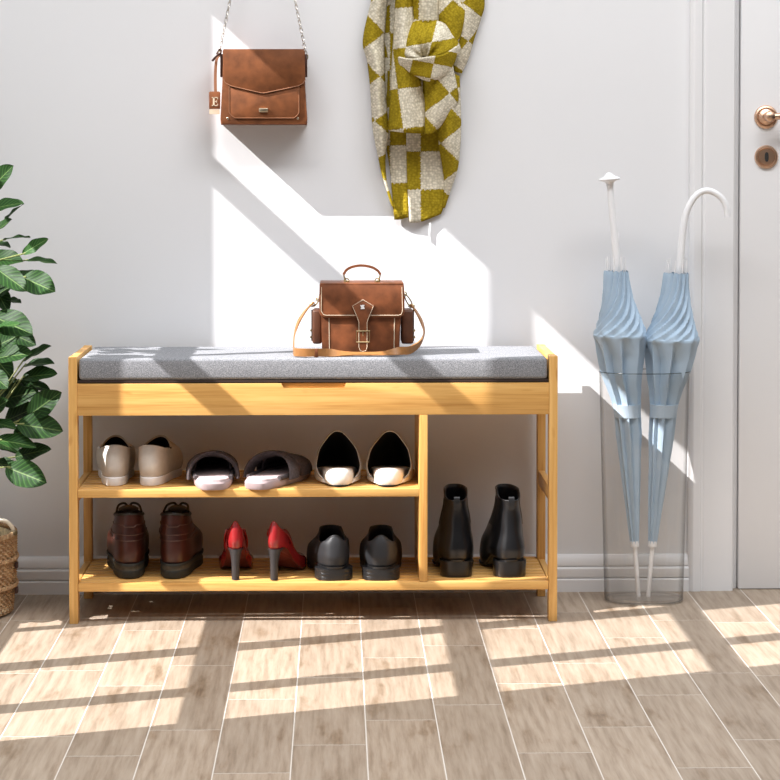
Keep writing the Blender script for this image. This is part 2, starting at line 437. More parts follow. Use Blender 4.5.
# window: frame, glazing bars, panes
w = NB()
fx0, fx1 = XW-.03, XW+.006
box(w, fx0, fx1, YB-BO, YB, ZB-BO, ZT+BO); box(w, fx0, fx1, YT, YT+BO, ZB-BO, ZT+BO)
box(w, fx0, fx1, YB, YT, ZB-BO, ZB); box(w, fx0, fx1, YB, YT, ZT, ZT+BO)
win = tag(obj('window_1', w, M['trim'], smooth=False), kind='structure')
w = NB(); gx0, gx1 = XW-.006, XW+.004
for a, b_ in ((-1.072, -1.013), (-.752, -.688), (-.415, -.380)): box(w, gx0, gx1, a, b_, ZB, ZT)
for a, b_ in ((1.230, 1.294), (1.676, 1.740), (2.120, 2.179)): box(w, gx0, gx1, YB, YT, a, b_)
g = obj('glazing_bars', w, M['trim'], smooth=False); g.parent = win
w = NB(); box(w, XW-.012, XW-.009, YB, YT, ZB, ZT)
g = obj('window_pane', w, M['pane'], smooth=False); g.parent = win
w = NB(); box(w, XW-.006, XW+.09, YB-BO-.02, YT+BO+.02, ZB-BO-.03, ZB-BO, .004)
g = obj('window_sill', w, M['trim']); g.parent = win

# baseboard on the back wall: moulded profile extruded along x
def extr_x(prof, x0, x1):
    bm = NB(); a = [bm.verts.new((x0, WY-p[0], p[1])) for p in prof]; b = [bm.verts.new((x1, WY-p[0], p[1])) for p in prof]
    n = len(prof)
    for i in range(n): bm.faces.new((a[i], a[(i+1) % n], b[(i+1) % n], b[i]))
    bm.faces.new(a[::-1]); bm.faces.new(b); return bm
BBP = [(0, 0), (.020, 0), (.020, .0262), (.0175, .0285), (.012, .0288), (.012, .0305), (.0165, .031), (.0175, .034), (.0165, .050), (.013, .0535),
       (.009, .054), (.009, .0555), (.0125, .056), (.013, .060), (.010, .071), (.006, .077), (.0025, .0795), (0, .0800)]
XC0 = at(688.5, 300, WY).x
tag(obj('baseboard_back', extr_x(BBP, XW, XC0), M['trim']), kind='structure')
tag(obj('baseboard_right', extr_x(BBP, XR+.10, 2.2), M['trim']), kind='structure')

# door casing: profile across x, extruded up
def casing(x_in, sgn, z0, z1):
    "x_in = edge at the opening; sgn -1 goes left"
    wdt = abs(XO-XC0)
    prof = [(0, 0), (0, .013), (.003, .016), (.061, .017), (.0635, .0155), (.0665, .0155), (.070, .0205), (.084, .0215), (.0875, .0190), (wdt, .013), (wdt, 0)]
    k = wdt/.0925; bm = NB()
    a = [bm.verts.new((x_in+sgn*min(p[0]*k, wdt), WY-p[1], z0)) for p in prof]; b = [bm.verts.new((v.co.x, v.co.y, z1)) for v in a]
    n = len(prof)
    for i in range(n): bm.faces.new((a[i], a[(i+1) % n], b[(i+1) % n], b[i]))
    bm.faces.new(a[::-1]); bm.faces.new(b); return bm
tag(obj('trim_1', casing(XO, -1, 0, HD+.1), M['trim'], smooth=False), kind='structure')
tag(obj('trim_2', casing(XOR, 1, 0, HD+.1), M['trim'], smooth=False), kind='structure')
w = NB(); box(w, XO, XOR, WY-.018, WY, HD+.005, HD+.1, .003)
tag(obj('trim_3', w, M['trim']), kind='structure')
w = NB(); box(w, XO-.001, XD-.0018, WY+.012, WY+.07, 0, HD+.01); box(w, XO, XD+.012, WY+.062, WY+.12, 0, HD+.01); box(w, XO-.0, XOR, WY+.118, WY+.13, 0, HD+.01)
tag(obj('trim_4', w, M['trim'], smooth=False), kind='structure')
w = NB(); box(w, XD, XR, WY-.002, WY+.046, .0015, HD, .0015)
door = tag(obj('door_1', w, M['trim']), kind='structure')
# handle and key plate
hp = at(766, 117, WY-.004); kp = at(766.3, 157, WY-.004); DY = WY-.0018
w = NB(); rr_ = .0258
lathe(w, [(rr_, 0), (rr_, .003), (rr_*.93, .0055), (rr_*.80, .0065), (rr_*.76, .005), (rr_*.70, .005), (rr_*.66, .0075), (rr_*.45, .010), (rr_*.36, .012), (rr_*.34, .03), (rr_*.40, .034), (rr_*.46, .042), (rr_*.40, .050), (rr_*.2, .054)], (hp.x, DY, hp.z), 40, 'y')
tube(w, cr([(hp.x+.002, DY-.042, hp.z), (hp.x+.03, DY-.044, hp.z+.001), (hp.x+.07, DY-.043, hp.z+.002), (hp.x+.115, DY-.042, hp.z-.004)], 6), lambda t: .0055+.003*math.sin(t*PI), 14)
g = obj('door_handle', w, M['copper']); g.parent = door; g['label'] = 'bronze lever handle on a round rose'
w = NB()
lathe(w, [(rr_, 0), (rr_, .003), (rr_*.92, .006), (rr_*.80, .0065), (rr_*.74, .0045), (rr_*.70, .0045), (rr_*.66, .006), (rr_*.3, .0065)], (kp.x, DY, kp.z), 40, 'y')
g = obj('key_plate', w, M['copper']); g.parent = door; g['label'] = 'round bronze keyhole plate'
w = NB(); kpts = []
for a in range(24):
    an = 2*PI*a/24; kpts.append((kp.x+.0042*math.cos(an), kp.z+.0105*math.copysign(abs(math.sin(an))**.6, math.sin(an))))
prism(w, kpts, DY-.0072, DY-.004)
k2 = obj('keyhole', w, M['dark_in'], smooth=False); k2.parent = g

# ================================================================== BENCH
H = .5473; XL, XRb = -.5458, .4542; D = .28; T = .0175
bench = thing('shoe_bench', 'long bamboo shoe rack bench with grey padded seat and two slatted shelves against the wall', 'bench', (-.0458, D/2, 0))
LY = .030
for (x0, x1) in ((XL, XL+T), (XRb-T, XRb)):
    for (y0, y1) in ((0, LY), (D-LY, D)):
        obj('leg', box(NB(), x0, x1, y0, y1, 0, H, .0012), M['bz'], bench)
    obj('side_panel', box(NB(), x0+.001, x1-.001, LY+.0002, D-LY-.0002, .425, H-.0002, .0012), M['by'], bench)
    for z0, z1 in ((.062, .082), (.245, .275)):
        obj('side_rail', box(NB(), x0+.002, x1-.002, LY+.0002, D-LY-.0002, z0, z1, .001), M['by'], bench)
XI0, XI1 = XL+T+.0003, XRb-T-.0003
ZF0, ZF1 = .4275, .4925
# front panel with the finger notch in its top edge
nx0, nx1 = at(281.5, 385, 0).x, at(346, 385, 0).x
w = NB(); ny = .010
pts = [(XI0, ZF0), (XI1, ZF0), (XI1, ZF1), (nx1, ZF1)]
for i in range(9):
    t = i/8; pts.append((nx1-.004-(nx1-nx0-.008)*t, ZF1-ny-.0006*math.sin(PI*t)))
pts += [(nx0, ZF1), (XI0, ZF1)]
prism(w, pts, .0015, .0155, .0006)
prism(w, [(nx0-.002, ZF1-ny-.002), (nx1+.002, ZF1-ny-.002), (nx1+.002, ZF1), (nx0-.002, ZF1)], .0100, .0150)
obj('front_panel', w, M['bx'], bench)
obj('back_panel', box(NB(), XI0, XI1, D-.015, D-.001, ZF0, ZF1, .001), M['bx'], bench)
obj('bottom_panel', box(NB(), XI0, XI1, .016, D-.0155, ZF0+.001, ZF0+.007), M['bx'], bench)
obj('lid', box(NB(), XI0+.002, XI1-.002, .0045, D-.002, .4945, .4995), M['lidcloth'], bench)
# cushion
w = NB(); box(w, XI0+.0032, XI1-.0032, .002, D-.003, .4998, .5442, .007, 4)
bmesh.ops.subdivide_edges(w, edges=[e for e in w.edges if e.calc_length() > .2], cuts=30, use_grid_fill=True)
for v in w.verts:
    if v.co.z > .543: v.co.z += .0008*mnoise.noise(v.co*9)
obj('cushion', w, M['cush'], bench)
# divider
DX0, DX1 = .1705, .1873
obj('divider', box(NB(), DX0, DX1, .001, D-.004, .0835, ZF0-.0003, .001), M['bz'], bench)
# shelves
def shelf(x0, x1, zt, zb):
    w = NB()
    box(w, x0, x1, .001, .019, zb, zt, .0015); box(w, x0, x1, D-.022, D-.004, zb, zt, .0015)
    n = 7; a = .0255; bb = D-.028; st = (bb-a)/n
    for i in range(n):
        ya = a+i*st; box(w, x0, x1, ya+.0028, ya+st-.0028, zt-.0085, zt-.0006, .001)
    for xm in ([x0+.004, x1-.016]): box(w, xm, xm+.012, .019, D-.022, zb, zt-.009)
    return w
ZS1, ZS0 = .2755, .0835
obj('shelf', shelf(XI0, DX0-.0003, ZS1, .259), M['bx'], bench)
obj('shelf', shelf(XI0, XI1, ZS0-.0003, .0660), M['bx'], bench)

# ================================================================== SHOES
def PT(tbl, s):
    for (a, va), (b, vb) in zip(tbl, tbl[1:]):
        if s <= b:
            t = (s-a)/(b-a); t = t*t*(3-2*t); return va+(vb-va)*t
    return tbl[-1][1]
FOOT = [(0, .80), (.15, .80), (.38, .74), (.68, 1.0), (.85, .93), (1, .72)]
FLAT = [(0, 1), (1, 1)]
def foot(y0, y1, W, zf, tb=FOOT, e=.72, n=48, side=0, k=0.0):
    "closed outline, heel first; side curves the foot inwards"
    out = []
    for i in range(n):
        u = 2*PI*i/n; s = (1-math.cos(u))/2; su = math.sin(u)
        x = W*PT(tb, s)*math.copysign(abs(su)**e, su) if abs(su) > 1e-9 else 0
        x += side*.012*math.sin(PI*min(1, max(0, s)))*1.0
        z = zf(s) if callable(zf) else zf
        out.append(Vector((x, y0+(y1-y0)*s, z)))
    return out
def smooth_rows(rows, k=4):
    cols = [cr([r[j] for r in rows], k) for j in range(len(rows[0]))]
    return [[c[i] for c in cols] for i in range(len(cols[0]))]
def solid(o, th, mo=1):
    md = o.modifiers.new('thickness', 'SOLIDIFY'); md.thickness = th; md.offset = -1; md.material_offset = mo; md.material_offset_rim = 0
    return o
def shell(name, rows, mo, mi, parent, th=.0025, k=4):
    w = NB(); loft(w, smooth_rows(rows, k), True)
    o = obj(name, w, [mo, mi], parent, local=True)
    # normals outward so that the lining lies inside
    me = o.data; me.update()
    c = sum((v.co for v in me.vertices), Vector())/len(me.vertices)
    acc = sum((p.normal.x*(p.center.x-c.x)) for p in me.polygons)
    if acc < 0: me.flip_normals()
    return solid(o, th)
def slab(name, rows, m, parent, lab=None):
    w = NB(); loft(w, rows, True, True, True)
    o = obj(name, w, m, parent, local=True)
    if lab: o['label'] = lab
    return o
def lin(a, b): return lambda s: a+(b-a)*s
def seam(name, pts, r, m, parent):
    w = NB(); tube(w, pts, r, 6); return obj(name, w, m, parent, local=True)

def beige_shoe(loc, rz, label):
    t = thing('slip_on_shoe', label, 'shoe', loc, rz, 'beige slip-on shoes on the upper shelf')
    L, W = .232, .0410
    slab('sole', [foot(.001, L-.002, W*.95, 0), foot(0, L, W*.98, .002), foot(0, L, W*.98, .016), foot(.002, L-.002, W*.95, .017)], M['sole_white'], t, 'white rubber sole')
    rim = lambda s: .083-.016*math.sin(PI*s)+.005*s
    rows = [foot(.003, L-.004, W*.95, .0165), foot(-.002, L-.003, W*1.04, lin(.034, .028)), foot(-.002, L-.018, W*1.06, lin(.052, .044)),
            foot(.002, L-.065, W*.97, lin(.070, .066)), foot(.007, .125, W*.80, rim, tb=[(0, .98), (.3, 1), (1, .85)], e=1.0)]
    shell('upper', rows, M['beige'], M['dark_in'], t)
    slab('insole', [foot(.006, L-.01, W*.88, .0172), foot(.006, L-.01, W*.88, .021)], M['dark_in'], t)
    seam('piping', [p+Vector((0, 0, .0005)) for p in rows[-1]]+[rows[-1][0]+Vector((0, 0, .0005))], .0012, M['beige'], t)

SLP = [(0, .90), (.35, .86), (.68, 1.0), (.88, .90), (1, .72)]
def slipper(loc, rz, label):
    t = thing('slipper', label, 'slipper', loc, rz, 'charcoal slippers on the upper shelf')
    L, W = .250, .0480
    slab('sole', [foot(.002, L-.002, W*.94, 0, SLP, .6), foot(0, L, W, .004, SLP, .6), foot(0, L, W, .013, SLP, .6), foot(.003, L-.003, W*.97, .016, SLP, .6)], M['slip_sole'], t, 'pinkish grey side of the sole')
    slab('footbed', [foot(.004, L-.004, W*.93, .0155, SLP, .6), foot(.006, L-.006, W*.90, lambda s: .021-.003*math.sin(PI*s), SLP, .6)], M['slip_in'], t, 'pink grey felt footbed')
    # padded roll around the edge
    edge = foot(.055, L-.003, W*.95, .0185, n=60)
    pts = [p for p in foot(.004, L-.004, W*.955, .0185, SLP, .6, n=64)]
    ids = list(range(9, 56))
    seam('edge_roll', [pts[i] for i in ids], .0052, M['slip'], t)
    # two crossing padded bands
    def band(ya, yb, h0, h1, wd):
        rows = []; n = 22
        for i in range(n+1):
            a = PI*i/n; x = -math.cos(a)*W*1.06; ym = ya+(yb-ya)*i/n; h = .014+(h0+(h1-h0)*i/n)*math.sin(a)**.75
            ring = []
            for j in range(14):
                q = 2*PI*j/14; oy = math.cos(q)*wd/2; oz = math.sin(q)*.0050
                nx, nz = -math.cos(a), math.sin(a)
                slope = oy*.28*math.sin(a)
                ring.append(Vector((x+nx*oz, ym+oy, h+nz*oz-slope)))
            rows.append(ring)
        return rows
    w = NB(); loft(w, band(.085, .150, .046, .046, .052), True, True, True)
    obj('strap', w, M['slip'], t, local=True)
    w = NB(); loft(w, band(.155, .090, .044, .044, .052), True, True, True)
    obj('strap', w, M['slip'], t, local=True)
    # toe cover
    rows = []
    for i in range(12):
        s = i/11; y = .125+(L-.004-.125)*s; ww = W*PT(FOOT, y/L)*(1-max(0, (s-.55)/.45)**2.2*.85); hh = (.050-.026*s)*(1-max(0, s-.8)*2.2)
        rows.append([Vector((-math.cos(PI*j/16)*ww*1.02, y, .014+hh*math.sin(PI*j/16)**.8)) for j in range(17)])
    w = NB(); loft(w, rows, False); o = obj('toe_cover', w, M['slip'], t, local=True)
    md = o.modifiers.new('thickness', 'SOLIDIFY'); md.thickness = .004

def mule(loc, rz, label):
    t = thing('mule', label, 'shoe', loc, rz, 'white mules on the upper shelf')
    L, W = .235, .0455
    slab('outsole', [foot(0, L, W*.90, 0), foot(-.001, L+.001, W*.93, .002), foot(-.001, L+.001, W*.93, .0035)], M['olive_in'], t, 'thin black outsole')
    slab('heel_pad', [foot(.001, L-.004, W*.94, .0035, e=.6), foot(-.001, L-.004, W*.99, .009, e=.6), foot(-.001, L-.004, W*.99, lin(.024, .008), e=.6),
                      foot(.004, L-.008, W*.94, lin(.031, .011), e=.62), foot(.014, L-.02, W*.80, lin(.035, .013), e=.66), foot(.03, L-.05, W*.4, lin(.0355, .014))], M['white_l'], t, 'white rounded heel and insole')
    def rim(s): return .008+.093*s**1.30
    rows = []
    for q in range(7):
        f = q/6
        rows.append(foot(.012+.022*f, L-(L-.120)*f**1.5, W*(1.08-.05*f), (lambda f: (lambda s: .004+(rim(s)-.004)*(1-(1-f)**1.7)))(f), tb=[(0, .90+.28*f), (.3, 1+.06*f), (.62, 1-.06*f), (1, .9-.24*f)], e=.74+.10*f))
    shell('upper', rows, M['white_l'], M['olive_in'], t, .0022, 2)
    o = seam('rim', rows[-1]+[rows[-1][0]], .0013, M['taupe'], t); o['label'] = 'fine taupe rim of the opening'

def brown_boot(loc, rz, label):
    t = thing('lace_up_boot', label, 'boot', loc, rz, 'brown boots on the lower shelf')
    L, W = .245, .0465
    slab('outsole', [foot(.002, L-.002, W*.95, 0), foot(0, L, W, .003), foot(0, L, W, .016)], M['bootsole'], t, 'black rubber outsole')
    slab('midsole', [foot(.002, L-.002, W*.965, .016), foot(.002, L-.002, W*.965, .026)], M['midsole'], t, 'olive brown midsole')
    slab('welt', [foot(-.001, L+.001, W*1.02, .026), foot(-.001, L+.001, W*1.02, .031)], M['bootsole'], t, 'black welt')
    tb = [(0, .90), (.3, .95), (.7, 1), (1, .85)]
    rim = lambda s: .134-.004*math.sin(PI*s)-.008*s
    rows = [foot(.003, L-.003, W*.96, .031), foot(.000, L-.003, W*1.0, lin(.050, .045)), foot(.002, L-.014, W*.98, lin(.072, .066)),
            foot(.006, .175, W*.82, lin(.090, .086), tb=tb), foot(.009, .125, W*.72, lin(.110, .102), tb=tb, e=.85), foot(.012, .105, W*.64, rim, tb=[(0, 1), (1, 1)], e=.95)]
    shell('upper', rows, M['brown'], M['dark_in'], t, .004)
    # stitched bands round the heel
    sm = smooth_rows(rows, 6)
    for zi in (.078, .090, .108):
        pts = []
        for j in list(range(36, 48))+list(range(0, 13)):
            col = [r[j] for r in sm]; b = min(col, key=lambda p: abs(p.z-zi)); pts.append(b+Vector((b.x*.012, -.0006, 0)))
        seam('seam', cr(pts, 2), .0011, M['brown_seam'], t)
    # padded collar
    seam('collar', [p+Vector((0, 0, -.001)) for p in rows[-1]]+[rows[-1][0]], .0030, M['blackr'], t)
    # tongue and eyelet loops
    w = NB(); rws = []
    for i in range(7):
        s = i/6; z = .080+.060*s; y = .150-.060*s
        rws.append([Vector((xx*.021, y+.006*(xx*xx), z-.008*xx*xx*s)) for xx in (-1, -.6, -.2, .2, .6, 1)])
    loft(w, rws, False); o = obj('tongue', w, M['tongue'], t, local=True); o.modifiers.new('thickness', 'SOLIDIFY').thickness = .005
    w = NB()
    for sg in (-1, 1):
        tube(w, cr([(sg*.026, .060, .130), (sg*.021, .085, .140), (sg*.008, .096, .142), (0, .098, .132)], 6), .0024, 8)
    tube(w, cr([(-.020, .108, .124), (0, .114, .128), (.020, .108, .124)], 5), .002, 8)
    for q in range(4):
        s = q/3; y = .128+.045*s; z = .116-.040*s
        tube(w, [(-.020, y, z), (.020, y+.01, z-.008)], .0018, 6); tube(w, [(.020, y, z), (-.020, y+.01, z-.008)], .0018, 6)
    obj('laces', w, M['blackr'], t, local=True)

def pump(loc, rz, label):
    t = thing('high_heel_pump', label, 'shoe', loc, rz, 'red high heel pumps on the lower shelf')
    L, W = .200, .0355
    hz = .062
    base = lambda s: hz*(1-PT([(0, 0), (.14, .04), (.62, 1), (1, 1)], s))+.003
    tb = [(0, .60), (.12, .62), (.36, .62), (.68, 1.05), (.86, .82), (1, .30)]
    slab('sole', [foot(.006, L, W*.93, lambda s: base(s)-.003, tb), foot(.004, L+.001, W*.96, lambda s: base(s), tb)], M['redin'], t)
    rim = lambda s: base(s*.55)+.054-.034*math.sin(PI*min(1, s*1.0))**.8-.014*s+.003
    rows = [foot(.004, L, W*.97, base, tb), foot(-.001, L-.002, W*1.03, lambda s: base(s)+.013, tb), foot(0, L-.012, W*1.0, lambda s: base(s)+.026-.003*s, tb),
            foot(.003, L-.045, W*.90, lambda s: base(s*.8)+.040-.012*s, [(0, .62), (.36, .66), (1, .8)]),
            foot(.008, L-.085, W*.82, rim, [(0, .55), (.3, .80), (1, .85)], .9)]
    shell('upper', rows, M['red'], M['redin'], t, .0018)
    w = NB(); rws = []
    for z, rx, ry, yo in ((0, .0085, .0080, .012), (.004, .0080, .0076, .012), (.030, .0083, .0085, .013), (.045, .0100, .0115, .016), (.056, .0125, .0165, .020), (.0625, .0165, .021, .0245)):
        rws.append([Vector((rx*math.cos(a), yo+ry*math.sin(a), z)) for a in [2*PI*j/20 for j in range(20)]])
    loft(w, smooth_rows(rws, 3), True, True, True); o = obj('heel', w, M['heelgrey'], t, local=True); o['label'] = 'slim dark grey high heel'

def dress_shoe(loc, rz, label):
    t = thing('dress_shoe', label, 'shoe', loc, rz, 'black dress shoes on the lower shelf')
    L, W = .255, .0455
    tb = [(0, .86), (.15, .86), (.36, .78), (.66, 1), (.85, .86), (1, .5)]
    def hl(z, k=1): return foot(.001, .072, W*.86*k, z, tb=FLAT, e=.6)
    slab('heel', [hl(0, .99), hl(.002), hl(.0075), hl(.0080, .975), hl(.0088, .975), hl(.0093), hl(.0150), hl(.0155, .975), hl(.0163, .975), hl(.0168), hl(.0230)], M['blackr'], t, 'stacked black heel')
    zz = lambda s: .0235-.0215*PT([(0, 0), (.25, 0), (.5, 1), (1, 1)], s)
    slab('sole', [foot(0, L, W*.99, zz, tb), foot(-.001, L+.001, W*1.01, lambda s: zz(s)+.0045, tb)], M['blackr'], t)
    rim = lambda s: .092-.024*math.sin(PI*min(s*1.25, 1))+.002*s
    rows = [foot(.003, L-.004, W*.96, lambda s: zz(s)+.0045, tb), foot(-.001, L-.003, W*1.03, lambda s: zz(s)+.022-.004*s, tb), foot(.000, L-.03, W*1.0, lambda s: .058-.015*s, tb),
            foot(.004, L-.10, W*.84, lambda s: .077-.012*s, tb), foot(.009, .122, W*.60, rim, tb=[(0, .78), (.35, 1), (1, 1)], e=.9)]
    shell('upper', rows, M['blackl'], M['dark_in'], t)
    slab('insole', [foot(.006, L-.02, W*.85, lambda s: zz(s)+.005, tb), foot(.006, L-.02, W*.85, lambda s: zz(s)+.008, tb)], M['dark_in'], t)
    sm = smooth_rows(rows, 4); seam('topline', sm[-1]+[sm[-1][0]], .0013, M['blackl'], t)

def ankle_boot(loc, rz, label):
    t = thing('ankle_boot', label, 'boot', loc, rz, 'black ankle boots on the lower shelf')
    L, W = .240, .0450
    tb = [(0, .80), (.15, .80), (.38, .76), (.68, 1.04), (.86, .85), (1, .45)]
    def hl(z, k=1): return foot(.002, .062, W*.76*k, z, tb=FLAT, e=.66)
    slab('heel', [hl(0, .97), hl(.002, .99), hl(.018, 1.0), hl(.0325, 1.03)], M['blackg'], t, 'glossy black block heel')
    zz = lambda s: .0325-.0305*PT([(0, 0), (.22, 0), (.55, 1), (1, 1)], s)
    slab('sole', [foot(0, L, W*.98, zz, tb), foot(-.001, L+.001, W*1.0, lambda s: zz(s)+.004, tb)], M['blackr'], t)
    rim = lambda s: .158+.020*PT([(0, 0), (.25, .1), (.6, .9), (1, 1)], s)
    r1 = [(0, 1), (.5, 1), (1, 1)]
    tb = [(0, 1.0), (.15, .97), (.38, .86), (.68, 1.04), (.86, .85), (1, .45)]
    rows = [foot(.002, L-.003, W*.90, lambda s: zz(s)+.004, tb, .6), foot(-.002, L-.002, W*.97, lambda s: zz(s)+.022-.002*s, tb, .66), foot(.000, L-.02, W*.93, lambda s: .070-.020*s, tb),
            foot(.005, .170, W*.80, lin(.092, .086), tb=[(0, .86), (.4, .95), (1, 1)]), foot(.010, .125, W*.66, lin(.118, .120), tb=r1, e=.85),
            foot(.011, .110, W*.545, lin(.140, .150), tb=r1, e=.9), foot(.008, .105, W*.53, rim, tb=r1, e=.85)]
    shell('shaft', rows, M['blackg'], M['blackr'], t)
    seam('topline', rows[-1]+[rows[-1][0]], .0014, M['blackg'], t)
    # elastic gusset on both sides and pull tab
    w = NB(); sm = smooth_rows(rows, 6)
    for side in (12, 36):
        w = NB(); grid = []
        for r in sm:
            if .095 < r[side].z < .160:
                grid.append([r[side+d]+Vector((math.copysign(.0012, r[side+d].x), 0, 0)) for d in (-2, -1, 0, 1, 2)])
        loft(w, grid, False)
        obj('elastic_gusset', w, M['blackr'], t, local=True)
    w = NB(); ribbon(w, cr([(0, .0075, .140), (0, .0060, .155), (0, .0085, .166), (0, .013, .155), (0, .0135, .145)], 4), [(1, 0, 0)]*17, .012, .0012)
    obj('pull_tab', w, M['blackr'], t, local=True)

R = math.radians
def sh(px, py, z): v = atz(px, py, z); return (v.x, v.y, z)
Z1 = ZS1+.0003; Z0 = ZS0+.0003
beige_shoe(sh(114, 486.0, Z1), R(4), 'beige slip-on shoe at the far left end of the upper shelf')
beige_shoe(sh(148.0, 486.0, Z1), R(-8), 'beige slip-on shoe standing next to a charcoal slipper')
slipper(sh(213.5, 490.5, Z1), R(4), 'charcoal slipper pointing straight back, beside the beige slip-on shoes')
slipper(sh(254, 489.8, Z1), R(-22), 'charcoal slipper turned sideways, beside the white mules')
mule(sh(339.5, 486.8, Z1), R(2), 'white mule with dark lining, beside the sideways slipper')
mule(sh(387.5, 486.8, Z1), R(-4), 'white mule with dark lining, next to the shelf divider')
brown_boot(sh(130, 579, Z0), R(7), 'dark red-brown lace-up boot at the far left end of the lower shelf')
brown_boot(sh(172.5, 579, Z0), R(-3), 'dark red-brown lace-up boot next to the red pumps')
pump(sh(235.5, 580.3, Z0), R(2), 'red pump with slim grey heel, beside the brown boot')
pump(sh(272.5, 580.3, Z0), R(-14), 'red pump with slim grey heel, beside the black dress shoe')
dress_shoe(sh(335.5, 580.8, Z0), R(6), 'black dress shoe with stacked heel, beside the red pump')
dress_shoe(sh(381, 580.8, Z0), R(-1), 'black dress shoe with stacked heel, next to the shelf divider')
ankle_boot(sh(457, 577.5, Z0), R(0), 'black heeled ankle boot just right of the shelf divider')
ankle_boot(sh(512, 577.5, Z0), R(5), 'black heeled ankle boot at the right end of the lower shelf')

# ================================================================== LEATHER BAG ON THE BENCH
ZC = .5447
yb0, yb1 = .055, .150
c = at(361, 356, yb0)
bag = thing('camera_bag', 'brown leather buckled camera bag standing on the grey bench cushion', 'bag', (c.x, (yb0+yb1)/2, ZC))
def pz(px, py, Y=yb0): v = at(px, py, Y); return v.x, v.z
zt_b = pz(360, 284.8)[1]; 
w = NB()
body = [(323, 356.0), (398, 356.0), (399.5, 350), (401.5, 300), (401, 283), (321, 283), (320.5, 300), (322, 350)]
P_ = pxpoly(body, yb0); zmin = min(p[1] for p in P_); P_ = [(x, ZC+(z-zmin)*(zt_b-ZC)/(max(p[1] for p in P_)-zmin)) for x, z in P_]
prism(w, P_, yb0, yb1, .004); obj('body', w, M['leather2'], bag)
# front pocket gusset lines + stitching
def stitch(name, pts, Y, r=.0010, m='stitch', par=bag):
    w = NB(); tube(w, [at(x, y, Y) for x, y in pts], r, 6); return obj(name, w, M[m], par)
stitch('stitching', [(329, 318), (329.5, 352)], yb0-.0006, .0007)
stitch('stitching', [(394.5, 318), (394, 352)], yb0-.0006, .0009)
# flap: top face + front face with rounded lower corners
fl = [(319.5, 284.8), (404, 284.8), (404.6, 300), (404.6, 313), (403, 316), (400, 317.5), (324, 317.5), (321, 316), (319.3, 313), (319, 300)]
w = NB(); prism(w, pxpoly(fl, yb0-.006), yb0-.006, yb0-.0005, .0015)
x0, z0 = pz(319.8, 284.8, yb0-.006); x1, _ = pz(403.8, 284.8, yb0-.006)
box(w, x0, x1, yb0-.006, yb1+.002, z0-.002, z0+.0035, .002)
flap = obj('flap', w, M['leather2'], bag)
stitch('stitching', [(321.5, 287), (321.2, 311), (323.5, 314.6), (326, 315.3), (398, 315.3), (401, 314.6), (402.6, 311), (402, 287)], yb0-.0068, .0007)
# strap with pentagon head and buckle
head = [(363, 299), (374.5, 305.5), (369, 318), (367.5, 322), (367.5, 348), (366, 351.5), (363, 352.3), (360, 351.5), (358.5, 348), (358.5, 322), (357, 318), (351.5, 305.5)]
w = NB(); prism(w, pxpoly(head, yb0-.0105), yb0-.0105, yb0-.0068, .0008); st = obj('closing_strap', w, M['leather2'], bag)
w = NB(); hp_ = [at(x+(363-x)*.09, y+(325-y)*.03, yb0-.011) for x, y in head]; tube(w, hp_, .0007, 6, closed=True)
o = obj('stitching', w, M['stitch'], bag)
w = NB()
for (a, b_) in (((-1.0, -1.15), (1.0, 1.15)), ((-1.15, .9), (1.1, -.9))):
    pass
cx_, cz_ = pz(362.5, 307, yb0-.0108)
def blob(cx, cz, rx, rz_, ang=0, n=16): 
    return [(cx+rx*math.cos(a)*math.cos(ang)-rz_*math.sin(a)*math.sin(ang), cz+rx*math.cos(a)*math.sin(ang)+rz_*math.sin(a)*math.cos(ang)) for a in [2*PI*i/n for i in range(n)]]
prism(w, blob(cx_, cz_, .0058, .0019, .9), yb0-.0115, yb0-.0104); prism(w, blob(cx_, cz_, .0058, .0019, -.7), yb0-.0117, yb0-.0104)
prism(w, blob(cx_, cz_+.0022, .0036, .0022, .3), yb0-.0119, yb0-.0104); prism(w, blob(cx_+.001, cz_-.0026, .0030, .0018, .2), yb0-.0121, yb0-.0104)
o = obj('emblem', w, M['white'], bag); o['label'] = 'small ivory emblem'
w = NB()
bq = [at(x, y, yb0-.0115) for x, y in ((356.5, 331), (369.5, 331), (369.5, 342), (356.5, 342))]
tube(w, bq, .0013, 8, closed=True); tube(w, [at(363, 331, yb0-.013), at(363, 336, yb0-.013)], .0010, 8)
obj('buckle', w, M['brass'], bag)
# top handle
w = NB(); ym = (yb0+yb1)/2-.02
hh = [(343.5, 274.5), (346.5, 270), (352, 267), (361, 265.5), (371, 267), (377.5, 270.5), (380.5, 274.5)]
path = cr([at(x, y, ym) for x, y in hh], 5); ribbon(w, path, [(0, 1, 0)]*len(path), .013, .0050)
obj('top_handle', w, M['leather2'], bag)
for x in (343.5, 380.5):
    w = NB()
    s = 1 if x < 360 else -1
    tube(w, cr([at(x, 273.5, ym), at(x+s*1.2, 278.5, ym), at(x+s*2.8, 281.5, ym)], 4), .0016, 8)
    tube(w, [at(x+s*3+5*math.cos(a)*.5, 280.6+2.2*math.sin(a), ym) for a in [2*PI*i/14 for i in range(14)]], .0011, 6, closed=True)
    q = at(x+s*3, 281, ym); box(w, q.x-.005, q.x+.005, ym-.006, ym+.006, z0+.003, z0+.0068, .001)
    obj('handle_ring', w, M['brass'], bag)
